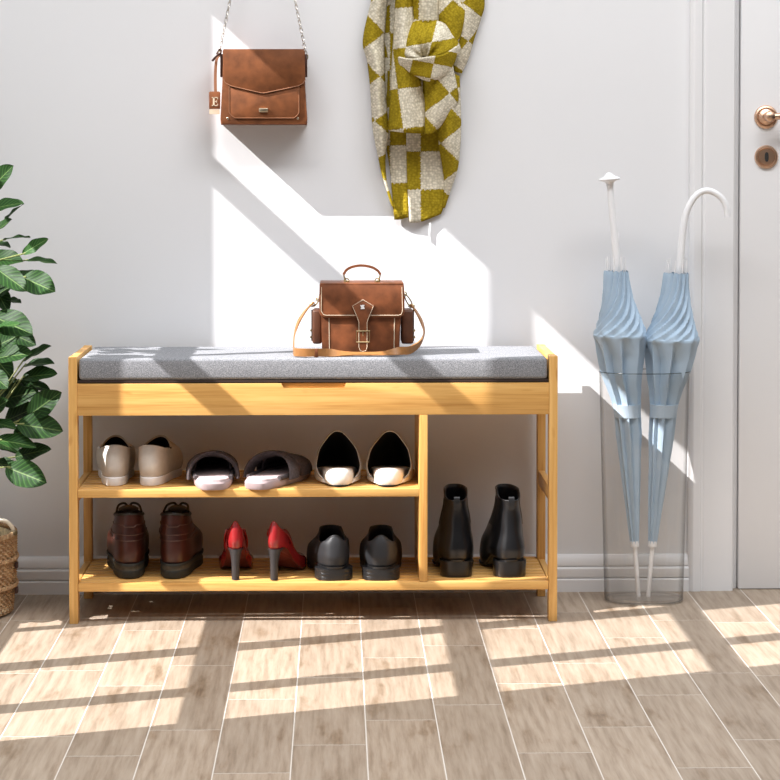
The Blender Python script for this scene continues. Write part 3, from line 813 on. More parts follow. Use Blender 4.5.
# side pockets with their own little straps
for sg, xs in ((-1, (312.5, 322)), (1, (401, 413))):
    w = NB(); a = at(xs[0], 343, .10); b_ = at(xs[1], 309, .10)
    xa_, xb_ = min(a.x, b_.x), max(a.x, b_.x)
    box(w, xa_, xb_, yb0+.018, yb1-.012, a.z, b_.z, .005, 3)
    obj('side_pocket', w, M['leather2_shaded'], bag)
    w = NB(); xo = xa_ if sg < 0 else xb_
    box(w, xo-(.0025 if sg < 0 else .001), xo+(.001 if sg < 0 else .0025), yb0+.045, yb0+.060, a.z+.004, b_.z-.002, .0008)
    obj('pocket_strap', w, M['leather_dark'], bag)
    w = NB()
    for zz_ in (a.z+.012, a.z+.026): box(w, xo-(.005 if sg < 0 else 0), xo+(0 if sg < 0 else .005), yb0+.042, yb0+.063, zz_-.002, zz_+.002, .0008)
    obj('pocket_buckle', w, M['brass'], bag)
# shoulder strap: two hanging ends and the part lying on the cushion
Y1_ = .100
w = NB()
def gp(px, Yv, dz=.0): return Vector((at(px, 354, Yv).x, Yv, ZC+dz+.0013))
pts = [at(314, 302, Y1_), at(306.5, 309.5, Y1_-.003), at(299, 321, Y1_-.012), at(294.8, 334, Y1_-.025), at(293.8, 344, .055), gp(294, .034, .0095), gp(297, .014, .0092), gp(306, .007, .0090), gp(318, .012, .0085),
       gp(330, .024, .0070), gp(340, .0310, .0048), gp(352, .0335, .0040), gp(363, .0340, .0038), gp(378, .0335, .0040), gp(390, .0320, .0062), gp(400, .036, .0095), at(410, 350.0, .050), at(419.5, 343.5, .065), at(424, 333.5, .080), at(421.8, 322.5, Y1_-.01), at(416.5, 312, Y1_-.002), at(410.5, 304, Y1_)]
wd = [(.35, -.8, .3), (.4, -.8, .3), (.3, -.8, .1), (.1, -.9, .1), (0, -.6, .6), (0, -.2, 1), (0, -.05, 1), (0, 0, 1), (0, 0, 1), (0, .4, 1), (0, .9, .6), (0, 1, .3), (0, 1, .26), (0, 1, .3), (0, .9, .6), (0, .3, 1), (0, -.2, 1), (0, -.6, .7), (-.1, -.9, .2), (-.3, -.8, .1), (-.4, -.8, .3), (-.35, -.8, .3)]
wd = [Vector(v_).normalized() for v_ in wd]
pp = cr(pts, 5); ww = cr(wd, 5); ribbon(w, pp, ww, .0165, .0026)
obj('shoulder_strap', w, M['strap'], bag)
for (x0_, y0_, x1_, y1_) in ((318.5, 299, 312.5, 305), (404.5, 294, 411.5, 306)):
    w = NB(); a = at(x0_, y0_, Y1_); b_ = at(x1_, y1_, Y1_); d = (b_-a).normalized(); nrm = Vector((-d.z, 0, d.x)); ln = (b_-a).length
    lp = [a+d*(ln*(.5-.5*math.cos(t)))+nrm*.0042*math.sin(t)*(1-.25*math.cos(t)) for t in [2*PI*i/20 for i in range(20)]]
    tube(w, lp, .0014, 8, closed=True)
    tube(w, [b_+Vector((math.cos(t)*.006, 0, math.sin(t)*.003)) for t in [2*PI*i/14 for i in range(14)]], .0013, 8, closed=True)
    tube(w, [a+Vector((math.cos(t)*.0045, 0, math.sin(t)*.0045)) for t in [2*PI*i/14 for i in range(14)]], .0012, 8, closed=True)
    obj('snap_hook', w, M['brass'], bag)
# strap adjuster buckle lying on the strap
w = NB(); q = gp(316, .0115, 0); box(w, q.x-.004, q.x+.004, q.y-.003, q.y+.003, ZC+.0005, ZC+.0180, .0008)
obj('strap_keeper', w, M['leather2'], bag)

# ================================================================== CHAIN PURSE ON THE WALL
py0, py1 = .238, .3155
v = at(263.5, 126, py0); py1 = WY-.0004
hk = at(262.5, -150, .285)
purse = thing('chain_purse', 'tan leather flap purse hanging from a metal chain on the wall', 'bag', (v.x, (py0+py1)/2, v.z))
w = NB(); prism(w, pxpoly([(220.8, 124.6), (306.6, 124.6), (307, 119), (304.8, 85), (303.8, 51), (223.2, 51), (222.2, 85), (220.4, 119)], py0), py0, py1, .003)
obj('body', w, M['leather'], purse)
w = NB(); fy = py0-.005
fpts = [(223.5, 49), (303.8, 49), (304.8, 51), (305.4, 79.5), (303, 83.5), (298, 86), (265.5, 92.8), (261.5, 93), (231, 86), (225.5, 83), (223.2, 79), (222.6, 51)]
prism(w, pxpoly(fpts, fy), fy, py0-.0002, .0012)
a = at(223.5, 49, fy); b_ = at(303.8, 49, fy); box(w, a.x, b_.x, fy, py1, a.z-.004, a.z, .002)
obj('flap', w, M['leather'], purse)
w = NB(); tube(w, [at(x, y, fy-.0002) for x, y in fpts[3:11]], .0011, 6)
o = obj('flap_edge', w, M['leather_edge'], purse); o['label'] = 'pale raw edge of the flap'
ppts = [(229.2, 86), (299, 86), (299, 112.5), (297, 115.5), (294, 118), (235, 118), (231.5, 115.5), (229.2, 112.5)]
w = NB(); prism(w, pxpoly(ppts, py0-.0032), py0-.0032, py0-.0001, .0008); obj('front_pocket', w, M['leather'], purse)
w = NB(); tube(w, [at(x, y, py0-.0034) for x, y in (ppts[1:]+ppts[:1])], .0008, 6)
o = obj('pocket_edge', w, M['leather_edge'], purse)
w = NB(); a = at(259, 112.2, py0-.007); b_ = at(268, 108.2, py0-.007); box(w, a.x, b_.x, py0-.009, py0-.0034, a.z, b_.z, .0009); obj('clasp', w, M['gold'], purse)
for x, y in ((227.8, 118.3), (297.8, 118.3)):
    q = at(x, y, py0); w = NB(); lathe(w, [(.0026, 0), (.0025, .0012), (.0014, .0022)], (q.x, py0, q.z), 14, 'y'); obj('rivet', w, M['gold'], purse)
for x0_, x1_ in ((220.2, 222.6), (304.9, 307.2)):
    w = NB(); a = at(x0_, 77, .262); b_ = at(x1_, 54, .262); box(w, min(a.x, b_.x), max(a.x, b_.x), .262, .282, a.z, b_.z, .0008); obj('side_tab', w, M['leather_dark'], purse)
# chain links up to the hook
def chain(bm, p0, p1, pitch=.0085):
    d = p1-p0; n = int(d.length/pitch); t = d.normalized(); side = Vector((0, 1, 0)); oth = t.cross(side).normalized(); side = oth.cross(t)
    for i in range(n):
        c = p0+d*((i+.5)/n); nn = side if i % 2 else oth
        nn = (nn*math.cos(.5)+ (oth if i % 2 else side)*math.sin(.5))
        lp = [c+t*math.cos(q)*.0060+nn*math.sin(q)*.0030 for q in [2*PI*k/10 for k in range(10)]]
        tube(bm, lp, .0009, 5, closed=True)
w = NB(); chain(w, at(219.3, 53, .272), hk+Vector((-.004, 0, 0))); chain(w, at(306.2, 55, .272), hk+Vector((.004, 0, 0)))
obj('chain', w, M['chain'], purse)
for x, y in ((219.3, 54), (306.2, 57)):
    w = NB(); tube(w, [at(x+1.8*math.cos(t), y+2.6*math.sin(t), .272) for t in [2*PI*i/14 for i in range(14)]], .0011, 6, closed=True)
    obj('chain_ring', w, M['brass'], purse)
# hanging tag with the letter E
ty = .258
w = NB(); prism(w, pxpoly([(210, 91.5), (219.3, 91.5), (220.3, 92.5), (220.2, 109), (209.2, 109), (209, 92.5)], ty), ty-.001, ty+.0015, .0005)
tg = obj('name_tag', w, M['leather'], purse); tg['label'] = 'small leather tag with a cream letter E'
w = NB(); a = at(209.3, 114.2, ty); b_ = at(219.6, 109.2, ty); box(w, a.x, b_.x, ty-.0008, ty+.0012, a.z, b_.z); obj('tag_insert', w, M['stitch'], purse)
w = NB()
def pr(x0_, y0_, x1_, y1_):
    a = at(x0_, y1_, ty-.0012); b_ = at(x1_, y0_, ty-.0012); box(w, a.x, b_.x, ty-.0018, ty-.0009, a.z, b_.z)
pr(212.9, 97, 214.6, 106); pr(211.9, 97, 218, 98); pr(211.9, 105, 218, 106); pr(214, 101, 216.8, 102); pr(217.3, 97, 218.1, 99.3); pr(217.3, 103.7, 218.1, 106); pr(216.4, 100.2, 217, 102.8)
obj('letter', w, M['stitch'], purse, smooth=False)
w = NB()
pts = [at(215.5, 92, ty), at(215.4, 75, ty), at(216.5, 60, ty), at(219.5, 54, .265)]
ribbon(w, cr(pts, 4), [(1, 0, 0)]*13, .0062, .0018); obj('tag_strap', w, M['leather_edge'], purse)
w = NB()
pts = [at(212.2, 61, ty-.004), at(216.5, 56, ty-.006), at(221.3, 52.5, ty), at(219.5, 49.5, ty+.004), at(216.5, 54, ty)]
ribbon(w, cr(pts, 5), [(.3, -.4, .8)]*21, .0048, .002); obj('tag_loop', w, M['leather_dark'], purse)
def hook(px, py, label):
    c = at(px, py, WY)
    t = thing('wall_hook', label, 'hook', (c.x, WY, c.z), group='wall hooks above the bench')
    w = NB(); lathe(w, [(.014, 0), (.014, .003), (.010, .006)], (c.x, WY, c.z), 24, 'y'); obj('back_plate', w, M['brass'], t)
    w = NB(); tube(w, cr([(c.x, WY-.004, c.z), (c.x, WY-.025, c.z-.004), (c.x, WY-.040, c.z-.002), (c.x, WY-.046, c.z+.012)], 5), .004, 10); obj('prong', w, M['brass'], t)
hook(262.5, -152, 'brass wall hook above the purse')
hook(428, -96, 'brass wall hook above the checked scarf')

# ================================================================== CHECKED SCARF
sc_c = at(428, -90, .27)
scarf = thing('scarf', 'knotted mustard and cream checked wool scarf hanging on the wall', 'scarf', (sc_c.x, .28, at(420, 222, .28).z))
def cloth(name, rows, uvf, k=6, th=.004, wr=.0012, seed=0.):
    """rows of (px,py,Y) control points top to bottom; uvf(px,py)->uv"""
    R1 = [cr([Vector(p) for p in r], k) for r in rows]
    cols = [cr([r[j] for r in R1], k) for j in range(len(R1[0]))]
    bm = NB(); uvl = bm.loops.layers.uv.new('UVMap'); g = []; uvm = {}
    for j, c_ in enumerate(cols):
        vv = []
        for p in c_:
            P = at(p.x, p.y, p.z-(.014 if name in ('front_fold', 'knot') else 0)+wr*2*mnoise.noise(Vector((p.x*.06+seed, p.y*.03, 1.3))))
            v_ = bm.verts.new(P); uvm[v_] = uvf(p.x, p.y); vv.append(v_)
        g.append(vv)
    for a_, b__ in zip(g, g[1:]):
        for i in range(len(a_)-1):
            f = bm.faces.new((a_[i], b__[i], b__[i+1], a_[i+1]))
            for l in f.loops: l[uvl].uv = uvm[l.vert]
    o = obj(name, bm, M['check'], scarf)
    md = o.modifiers.new('thickness', 'SOLIDIFY'); md.thickness = th; md.offset = 0
    return o
def rot_uv(x0, y0, s, deg, par=0, sx=1):
    c_, s_ = math.cos(math.radians(deg)), math.sin(math.radians(deg))
    return lambda x, y: (((x-x0)*c_+(y-y0)*s_)/(s*sx)+20+par, (-(x-x0)*s_+(y-y0)*c_)/s+20)
# back of the loop, seen below (two overlapping flat folds)
cloth('back_fold', [[(392, -85, .308), (396, -85, .306), (404, -85, .308)], [(383, 20, .308), (396, 20, .308), (410, 20, .306)], [(385, 130, .308), (396, 130, .306), (409, 130, .302)],
                    [(390, 170, .309), (398, 172, .306), (408.5, 172, .301)], [(394.5, 219.5, .310), (400, 219.5, .306), (408.3, 217.5, .302)]], rot_uv(390, 145.5, 37.5, 0, 0, 1), wr=.0005, seed=3)
cloth('back_fold', [[(400, -85, .306), (420, -85, .302), (440, -85, .306)], [(406, 20, .303), (424, 20, .306), (446, 20, .304)], [(406.5, 130, .297), (424, 130, .306), (447, 128, .304)],
                    [(407, 172, .296), (424, 172, .307), (448, 170, .307)], [(408.5, 200, .297), (424, 202, .307), (447, 196, .309)], [(410, 222.8, .298), (422, 221.5, .307), (441, 214, .311)]], rot_uv(420.5, 151.5, 38, 0, 0, 1), wr=.0005, seed=5)
# broad dark piece at the rear, upper part
cloth('rear_fold_and_filler', [[(392, -88, .306), (428, -88, .300), (452, -88, .306)], [(378, 0, .307), (420, 0, .309), (462, 0, .305)], [(380, 70, .307), (415, 70, .310), (455, 70, .305)], [(384, 128, .306), (415, 130, .310), (450, 126, .305)]],
      rot_uv(400, 20, 38, 0, 0), wr=.0005)
cloth('rear_fold_and_filler', [[(408, 126, .312), (428, 126, .312), (449, 126, .312)], [(409, 170, .313), (428, 170, .313), (452, 168, .313)], [(412, 200, .313), (428, 200, .313), (447, 192, .313)], [(414, 217, .313), (427, 216, .313), (441, 208, .313)]], rot_uv(400, 20, 38, 0, 0), wr=0, th=.002)  # hidden extra cloth, added to block a sliver of sunlight behind the folds
# left outer fold
cloth('side_fold', [[(398, -86, .285), (404, -86, .272), (410, -86, .290)], [(380, -40, .292), (388, -40, .268), (395, -40, .288)], [(372, 0, .292), (379, 0, .266), (387, 0, .292)], [(363.5, 40, .296), (372, 40, .270), (384, 40, .292)], [(368, 62, .296), (376, 62, .264), (384, 62, .290)], [(371.5, 95, .296), (378, 95, .262), (385, 95, .290)],
                    [(373.3, 127, .297), (380, 128, .262), (388, 131, .286)], [(378.5, 155, .298), (382, 155, .276), (385, 155, .290)], [(383.5, 178, .300), (385, 178, .288), (386, 180, .296)], [(392, 205, .304), (393.5, 207, .298), (394, 209, .302)]],
      rot_uv(383.5, 33, 31, 50, 0), seed=1)
# right outer fold (lower)
cloth('side_fold', [[(436, 72, .270), (448, 72, .262), (459, 76, .292)], [(437, 100, .262), (450, 100, .255), (460, 104, .294)], [(439, 127, .270), (450, 126, .258), (460.5, 128, .294)], [(439.5, 146, .284), (450, 146, .264), (459.5, 147, .296)], [(443, 168, .298), (451, 168, .282), (457, 169, .304)],
                    [(445, 188, .304), (448, 188, .298), (450.5, 189, .308)], [(442.5, 208, .308), (443.5, 208, .306), (444.5, 207, .310)]], rot_uv(441.5, 143, 30, -42, 0), seed=2)
# right upper fold
cloth('side_fold', [[(440, -86, .300), (450, -86, .280), (456, -86, .300)], [(450, -40, .296), (466, -40, .278), (476, -40, .302)], [(452, 0, .292), (470, 0, .276), (484, 0, .304)], [(452, 20, .290), (466, 20, .276), (480, 20, .304)], [(452, 35, .290), (464, 35, .278), (474.5, 36, .304)], [(452, 56, .290), (461, 56, .280), (468, 58, .304)], [(452, 70, .290), (456, 72, .286), (461, 73, .304)]],
      rot_uv(463, 3, 27, 38, 0), seed=8)
# ridge between knot and right
cloth('side_fold', [[(426, -86, .284), (436, -86, .262), (444, -86, .290)], [(434, -40, .284), (442, -40, .256), (456, -40, .288)], [(434, 0, .280), (447, 0, .256), (461, 2, .282)], [(438, 25, .270), (452, 20, .250), (469, 8, .286)], [(440, 45, .262), (455, 45, .252), (462, 30, .284)]], rot_uv(452, 0, 30, 40, 1), seed=9)
# middle front folds
cloth('front_fold', [[(404, -86, .280), (412, -86, .262), (420, -86, .285)], [(398, -40, .280), (406, -40, .254), (413, -40, .282)], [(396, 0, .284), (403, 0, .250), (412, 0, .280)], [(394.5, 30, .284), (402, 30, .244), (414, 30, .264)], [(392, 70, .284), (402, 70, .240), (418, 72, .246), (424, 72, .262)][:3], [(390.5, 100, .282), (402, 100, .240), (424, 100, .262)], [(388.5, 130.5, .282), (403, 132.5, .242), (424, 134, .266)]],
      rot_uv(398.5, 89, 40, -7, 0, .62), seed=4)
cloth('front_fold', [[(410, -86, .284), (420, -86, .256), (432, -86, .286)], [(410, -40, .282), (422, -40, .250), (436, -40, .284)], [(412, 0, .280), (425, 0, .246), (438, 0, .280)], [(412, 30, .275), (426, 30, .262), (438, 32, .275)]], rot_uv(420.5, -18, 38, 2, 0, .9), seed=11)
cloth('front_fold', [[(424, 66, .256), (438, 66, .240), (452, 64, .268)], [(423.5, 84, .264), (438, 84, .238), (456, 84, .276)], [(424, 104, .268), (438, 104, .240), (458, 100, .282)], [(424.5, 120, .268), (436, 120, .244), (450, 115, .282)], [(424.5, 134, .268), (431, 133, .252), (440, 126.5, .282)]], rot_uv(424, 114, 26, -40, 0, 1.25), seed=6)
# knot: a puffed dome with creases above a folded lip
def knot():
    bm = NB(); uvl = bm.loops.layers.uv.new('UVMap'); uvm = {}; g = []
    nu, nv = 72, 26
    for i in range(nv+1):
        row = []
        for j in range(nu):
            a = 2*PI*j/nu; q = i/nv
            rad = q; ca, sa = math.cos(a), math.sin(a)
            ox, oy = 427.5, 45.5
            rx = 31.5 if ca > 0 else 29.5
            ry = 26.5 if sa < 0 else 21
            wob = 1+.05*math.sin(3*a+.7)+.035*math.sin(5*a)
            hx, hy = -3.5, 13    # hollow centre (fold mouth)
            px = ox+hx*(1-rad)+rx*wob*rad*ca; py_ = oy+hy*(1-rad)+ry*wob*rad*sa
            puff = math.sin(PI*min(1, rad**.75))
            crease = .0045*math.sin(7*a+2.5*rad)*(1-rad)**.6*rad**.3
            depth = .036*puff+.010*(1-rad)*0+crease-.012*(1-rad)**2
            Y = .238-depth+.016*rad**3
            vtx = bm.verts.new(at(px, py_, Y)); row.append(vtx)
            uvm[vtx] = (20+(px-409+.25*(py_-25))/27., 20+(py_-43+.18*(px-427))/24.)
        g.append(row)
    for A, B in zip(g, g[1:]):
        for j in range(nu):
            f = bm.faces.new((A[j], A[(j+1) % nu], B[(j+1) % nu], B[j]))
            for l in f.loops: l[uvl].uv = uvm[l.vert]
    o = obj('knot', bm, M['check'], scarf); md = o.modifiers.new('thickness', 'SOLIDIFY'); md.thickness = .004
knot()
cloth('knot', [[(398.5, 57, .232), (412, 59, .212), (428, 57, .206), (444, 54, .214), (457, 46, .240)], [(399.5, 63, .240), (412, 66, .222), (428, 66, .216), (444, 64, .222), (456, 56, .246)], [(405, 69, .248), (415, 74, .228), (428, 78, .222), (441, 76, .230), (452, 66, .252)], [(412, 72, .256), (419, 77, .244), (428, 80.5, .238), (436, 79, .246), (446, 71, .258)]],
      rot_uv(413, 59, 15, 12, 1, 1.4), seed=12)

# ================================================================== PLANT
pc = Vector((-1.14, .10, 0))
plant = thing('potted_plant', 'tall leafy green houseplant with big veined leaves left of the bench', 'plant', pc)
w = NB(); lathe(w, [(.09, 0), (.098, .004), (.125, .22), (.130, .235), (.130, .255), (.122, .256), (.118, .235), (.05, .23)], pc, 40); obj('pot', w, M['pot'], plant)
w = NB(); lathe(w, [(.116, .226), (.117, .236), (.05, .242), (.01, .244)], pc, 30); obj('soil', w, M['soil'], plant)
tr_ = [(-1.14, .10, .235), (-1.10, .105, .36), (-1.00, .10, .50), (-.90, .10, .62), (-.85, .11, .75), (-.83, .11, .90), (-.84, .12, 1.05), (-.86, .12, 1.15)]
trunk = cr(tr_, 8)
w = NB(); tube(w, trunk, lambda t: .009-.005*t, 10)
tr2 = cr([(-1.13, .12, .235), (-1.13, .15, .45), (-1.08, .18, .70), (-1.05, .19, 1.0), (-1.07, .18, 1.25)], 8); tube(w, tr2, lambda t: .008-.004*t, 10)
tr3 = cr([(-1.00, .10, .50), (-.88, .09, .47), (-.79, .085, .44), (-.74, .08, .40)], 6); tube(w, tr3, lambda t: .005-.002*t, 8)
obj('stem', w, M['stem'], plant)
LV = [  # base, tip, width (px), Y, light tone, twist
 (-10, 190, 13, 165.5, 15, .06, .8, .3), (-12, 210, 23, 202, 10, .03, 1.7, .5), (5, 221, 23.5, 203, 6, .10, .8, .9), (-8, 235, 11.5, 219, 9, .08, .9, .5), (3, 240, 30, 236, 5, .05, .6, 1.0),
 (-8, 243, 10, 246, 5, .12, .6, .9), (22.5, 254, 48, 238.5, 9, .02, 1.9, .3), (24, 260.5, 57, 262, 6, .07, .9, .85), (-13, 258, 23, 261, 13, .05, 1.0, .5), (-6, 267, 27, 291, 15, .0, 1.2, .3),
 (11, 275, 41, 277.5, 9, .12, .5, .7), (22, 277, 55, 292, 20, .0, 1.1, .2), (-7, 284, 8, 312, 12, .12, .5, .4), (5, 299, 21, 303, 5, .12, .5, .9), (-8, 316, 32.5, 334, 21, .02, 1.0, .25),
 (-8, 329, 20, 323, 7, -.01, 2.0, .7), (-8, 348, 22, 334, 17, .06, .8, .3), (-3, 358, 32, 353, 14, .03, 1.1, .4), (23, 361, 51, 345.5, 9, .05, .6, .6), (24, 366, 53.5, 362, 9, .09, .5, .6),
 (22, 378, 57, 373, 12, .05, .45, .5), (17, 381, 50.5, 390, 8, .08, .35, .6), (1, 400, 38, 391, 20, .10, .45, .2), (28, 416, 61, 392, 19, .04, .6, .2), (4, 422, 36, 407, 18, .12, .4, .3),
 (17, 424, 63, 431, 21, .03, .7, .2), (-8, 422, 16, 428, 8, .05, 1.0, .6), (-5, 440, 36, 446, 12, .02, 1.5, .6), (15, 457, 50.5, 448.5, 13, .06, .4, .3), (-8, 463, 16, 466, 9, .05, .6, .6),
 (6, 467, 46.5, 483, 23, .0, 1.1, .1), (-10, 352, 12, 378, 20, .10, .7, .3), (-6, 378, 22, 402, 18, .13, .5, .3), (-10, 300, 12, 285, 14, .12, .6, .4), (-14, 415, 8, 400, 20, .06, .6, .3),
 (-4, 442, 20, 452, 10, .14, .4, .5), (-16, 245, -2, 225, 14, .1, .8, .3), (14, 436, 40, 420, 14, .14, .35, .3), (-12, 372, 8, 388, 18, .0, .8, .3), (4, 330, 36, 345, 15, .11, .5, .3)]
fol = NB(); uvl = fol.loops.layers.uv.new('UVMap'); tl = fol.loops.layers.float_color.new('tone'); pet = NB()
def leaf(B, T_, wd, nrm, tone, rnd, curl=.12):
    d = T_-B; L = d.length; t = d.normalized(); nrm = (nrm-t*nrm.dot(t)).normalized(); sd = t.cross(nrm)
    nu, nv = 18, 8; g = []; ph = rnd.random()*6
    for i in range(nu+1):
        s = i/nu; hw = wd/2*(max(0, math.sin(PI*s**.85))**.72)*(1+.22*(s-.4)) if 0 < s < 1 else 0.0004
        row = []
        for j in range(-nv//2, nv//2+1):
            c_ = j/(nv/2)
            off = nrm*(abs(c_)**1.3*hw*.30+.0016*math.sin(s*13+ph+c_*2)*abs(c_)-curl*L*(s*s)*.9+curl*L*.5*s)
            row.append((B+t*(s*L)+sd*(c_*hw)+off, (s, c_)))
        g.append(row)
    V = [[fol.verts.new(p) for p, _ in r] for r in g]
    for i in range(nu):
        for j in range(nv):
            f = fol.faces.new((V[i][j], V[i+1][j], V[i+1][j+1], V[i][j+1]))
            uu = (g[i][j][1], g[i+1][j][1], g[i+1][j+1][1], g[i][j+1][1])
            for l, q in zip(f.loops, uu): l[uvl].uv = q; l[tl] = (tone, tone, tone, 1)
rl = random.Random(5)
def near_trunk(p, tk):
    c_ = [q for q in tk if q.z < p.z-.01] or tk[:1]
    return min(c_, key=lambda q: (q-p).length)
for (bx, by, tx, ty_, wp, Y, tone, edge) in LV:
    B = at(bx, by, Y+.02); T_ = at(tx, ty_, Y-.02+rl.uniform(-.02, .02))
    n_ = Vector((rl.uniform(-.2, .2), -(1-edge)*1.0-.15, .25+edge*1.0))
    cc = rl.uniform(.02, .14)*(1 if edge > .4 else .4)
    wreal = wp/475*(1.05+edge*1.3)
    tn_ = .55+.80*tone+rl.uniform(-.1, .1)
    leaf(B, T_, min(wreal, (T_-B).length*.62), n_, tn_, rl, cc)
    q = near_trunk(B, trunk+tr3)
    tube(pet, cr([q, (q+B)/2+Vector((0, 0, -.012)), B, B+(T_-B)*.06], 4), .0016, 6)
for k_ in range(34):   # the rest of the crown, left of the frame
    tk = tr2 if k_ % 2 else trunk; q = tk[int(len(tk)*(.45+.55*rl.random()))-1]
    an = rl.uniform(.35*PI, 1.65*PI) if k_ % 3 else rl.uniform(0, 2*PI)
    B = q+Vector((math.cos(an)*.04, math.sin(an)*.03, .015)); Ln = rl.uniform(.09, .15)
    T_ = B+Vector((math.cos(an)*Ln, math.sin(an)*Ln*.7, rl.uniform(-.03, .07)))
    if T_.x > -.76: T_.x = -.78-rl.random()*.05
    T_.y = min(T_.y, .285); B.y = min(B.y, .27)
    leaf(B, T_, Ln*.5, Vector((rl.uniform(-.3, .3), -.4, 1)), rl.uniform(.8, 1.3), rl, .15)
    tube(pet, [q, B, B+(T_-B)*.06], .0016, 6)
for k_ in range(46):   # low leaves hanging over the basket side, left of the frame
    B = Vector((rl.uniform(-1.02, -.83), rl.uniform(-.10, .17), rl.uniform(.30, .62))); an = rl.uniform(-.9, .9)*PI*.5
    Ln = rl.uniform(.09, .14); T_ = B+Vector((math.cos(an)*Ln*.8, math.sin(an)*Ln*.8, rl.uniform(-.07, .03)))
    if T_.x > -.765: B.x -= T_.x+.765; T_.x = -.765
    leaf(B, T_, Ln*.55, Vector((rl.uniform(-.5, .2), -.4, 1)), rl.uniform(.8, 1.2), rl, .12)
    q = near_trunk(B, trunk+tr3); tube(pet, [q, (q+B)/2+Vector((0, 0, -.01)), B], .0014, 6)
o = obj('foliage', fol, M['leaf'], plant); o['kind'] = 'stuff'
obj('petioles', pet, M['petiole'], plant)['kind'] = 'stuff'

# ================================================================== WICKER BASKET
bc = Vector((-.800, .112, 0)); BR, BH = .130, .168
basket = thing('wicker_basket', 'round brown wicker basket with cream rope handle on the floor below the plant', 'basket', bc)
w = NB(); rows = []; nst = 48; nr = 240
for i in range(nr+1):
    z = .004+(BH-.004)*i/nr; rb = BR*(.93+.07*math.sin(PI*.5*min(1, i/nr*1.4))); row = []
    wv = i/nr*30
    for j in range(nst*4):
        a = 2*PI*j/(nst*4)
        r_ = rb-.003+.0036*math.sin(nst*a+PI*math.floor(wv))*math.sin(PI*(wv % 1))+.0014*abs(math.sin(PI*(wv % 1)))
        row.append(Vector((bc.x+r_*math.cos(a), bc.y+r_*math.sin(a), z)))
    rows.append(row)
loft(w, rows, True, True, False); obj('woven_side', w, M['wicker'], basket)
w = NB(); rows = []
for i in range(9):
    z = BH-.002-(BH-.012)*i/8; rows.append([Vector((bc.x+(BR-.010)*math.cos(a), bc.y+(BR-.010)*math.sin(a), z)) for a in [2*PI*j/60 for j in range(60)]])
loft(w, rows, True, False, True); o = obj('liner', w, M['liner'], basket); o['label'] = 'pale inner lining'
def braid(z, r0, amp, th, nm='band'):
    w = NB()
    for s in (0, 1):
        tube(w, [(bc.x+(r0+amp*.4*math.cos(40*a+s*PI))*math.cos(a), bc.y+(r0+amp*.4*math.cos(40*a+s*PI))*math.sin(a), z+amp*math.sin(40*a+s*PI)) for a in [2*PI*j/320 for j in range(320)]], th, 6, closed=True)
    return obj(nm, w, M['wicker'], basket)
braid(BH, BR-.003, .0035, .0036, 'rim'); braid(.118, BR+.001, .0028, .0026); braid(.062, BR, .0028, .0026)
w = NB(); pts = []
ha = math.radians(-35)
for i in range(25):
    t = i/24*PI; s_ = -math.cos(t)
    pts.append(Vector((bc.x+.015+math.cos(ha)*s_*.088, bc.y-.045+math.sin(ha)*s_*.035, BH+.002+.042*math.sin(t))))
# handle arcs from the rim on the right and rises to the left
pts = cr([at(13.0, 534, .100), at(12.5, 528, .095), at(8, 522.5, .09), at(1.5, 520.2, .085), at(-8, 520.5, .08), at(-17, 524, .075), at(-22, 533, .07)], 6)
tube(w, pts, .0042, 10); o = obj('rope_handle', w, M['rope'], basket); o['label'] = 'cream rope handle'
w = NB()
for x, y in ((14.0, 533),):
    q = at(x, y, .095); lathe(w, [(.001, -.006), (.0065, -.004), (.0075, 0), (.0065, .004), (.001, .006)], (q.x, q.y, q.z), 14)
obj('handle_knot', w, M['stem'], basket)
for y in (565, 590):
    w = NB(); q = at(17, y, .10); box(w, q.x-.004, q.x+.002, q.y-.008, q.y+.008, q.z-.006, q.z+.006, .001)
    obj('side_loop', w, M['leather_dark'], basket)

# ================================================================== GLASS VASE
vc = Vector(((at(604, 600, .206).x+at(683, 600, .206).x)/2+.0005, .207, 0))
vase = thing('glass_umbrella_stand', 'tall oval clear glass vase used as umbrella stand beside the door frame', 'umbrella stand', vc)
VZ = at(645, 371.5, .207).z
def oval(z, inset=0, n=72):
    t = z/VZ; rx = .0850+(.0975-.0850)*t-inset; ry = .064-.010*t-inset
    out = []
    for j in range(n):
        a = 2*PI*j/n; c_, s_ = math.cos(a), math.sin(a)
        out.append(Vector((vc.x+rx*math.copysign(abs(c_)**.86, c_), vc.y+ry*math.copysign(abs(s_)**1.05, s_), z)))
    return out
w = NB()
rows = [oval(.001+(VZ-.002)*i/24) for i in range(0, 25)]
loft(w, rows, True, False, False)
obj('glass_wall', w, M['glass'], vase)
w = NB(); loft(w, [oval(.0012, .003), oval(.0100, .003)], True, True, True); obj('thick_base', w, M['glassbase'], vase)
w = NB(); tube(w, oval(VZ), .0011, 8, closed=True); obj('rim', w, mat_glass('rim_glass', (.62, .63, .62), edge=(.25, .26, .26)), vase)
w = NB(); tube(w, oval(.0045, .0012), .0016, 8, closed=True); obj('foot_ring', w, mat_glass('foot_glass', (.88, .88, .88), edge=(.7, .7, .7)), vase)

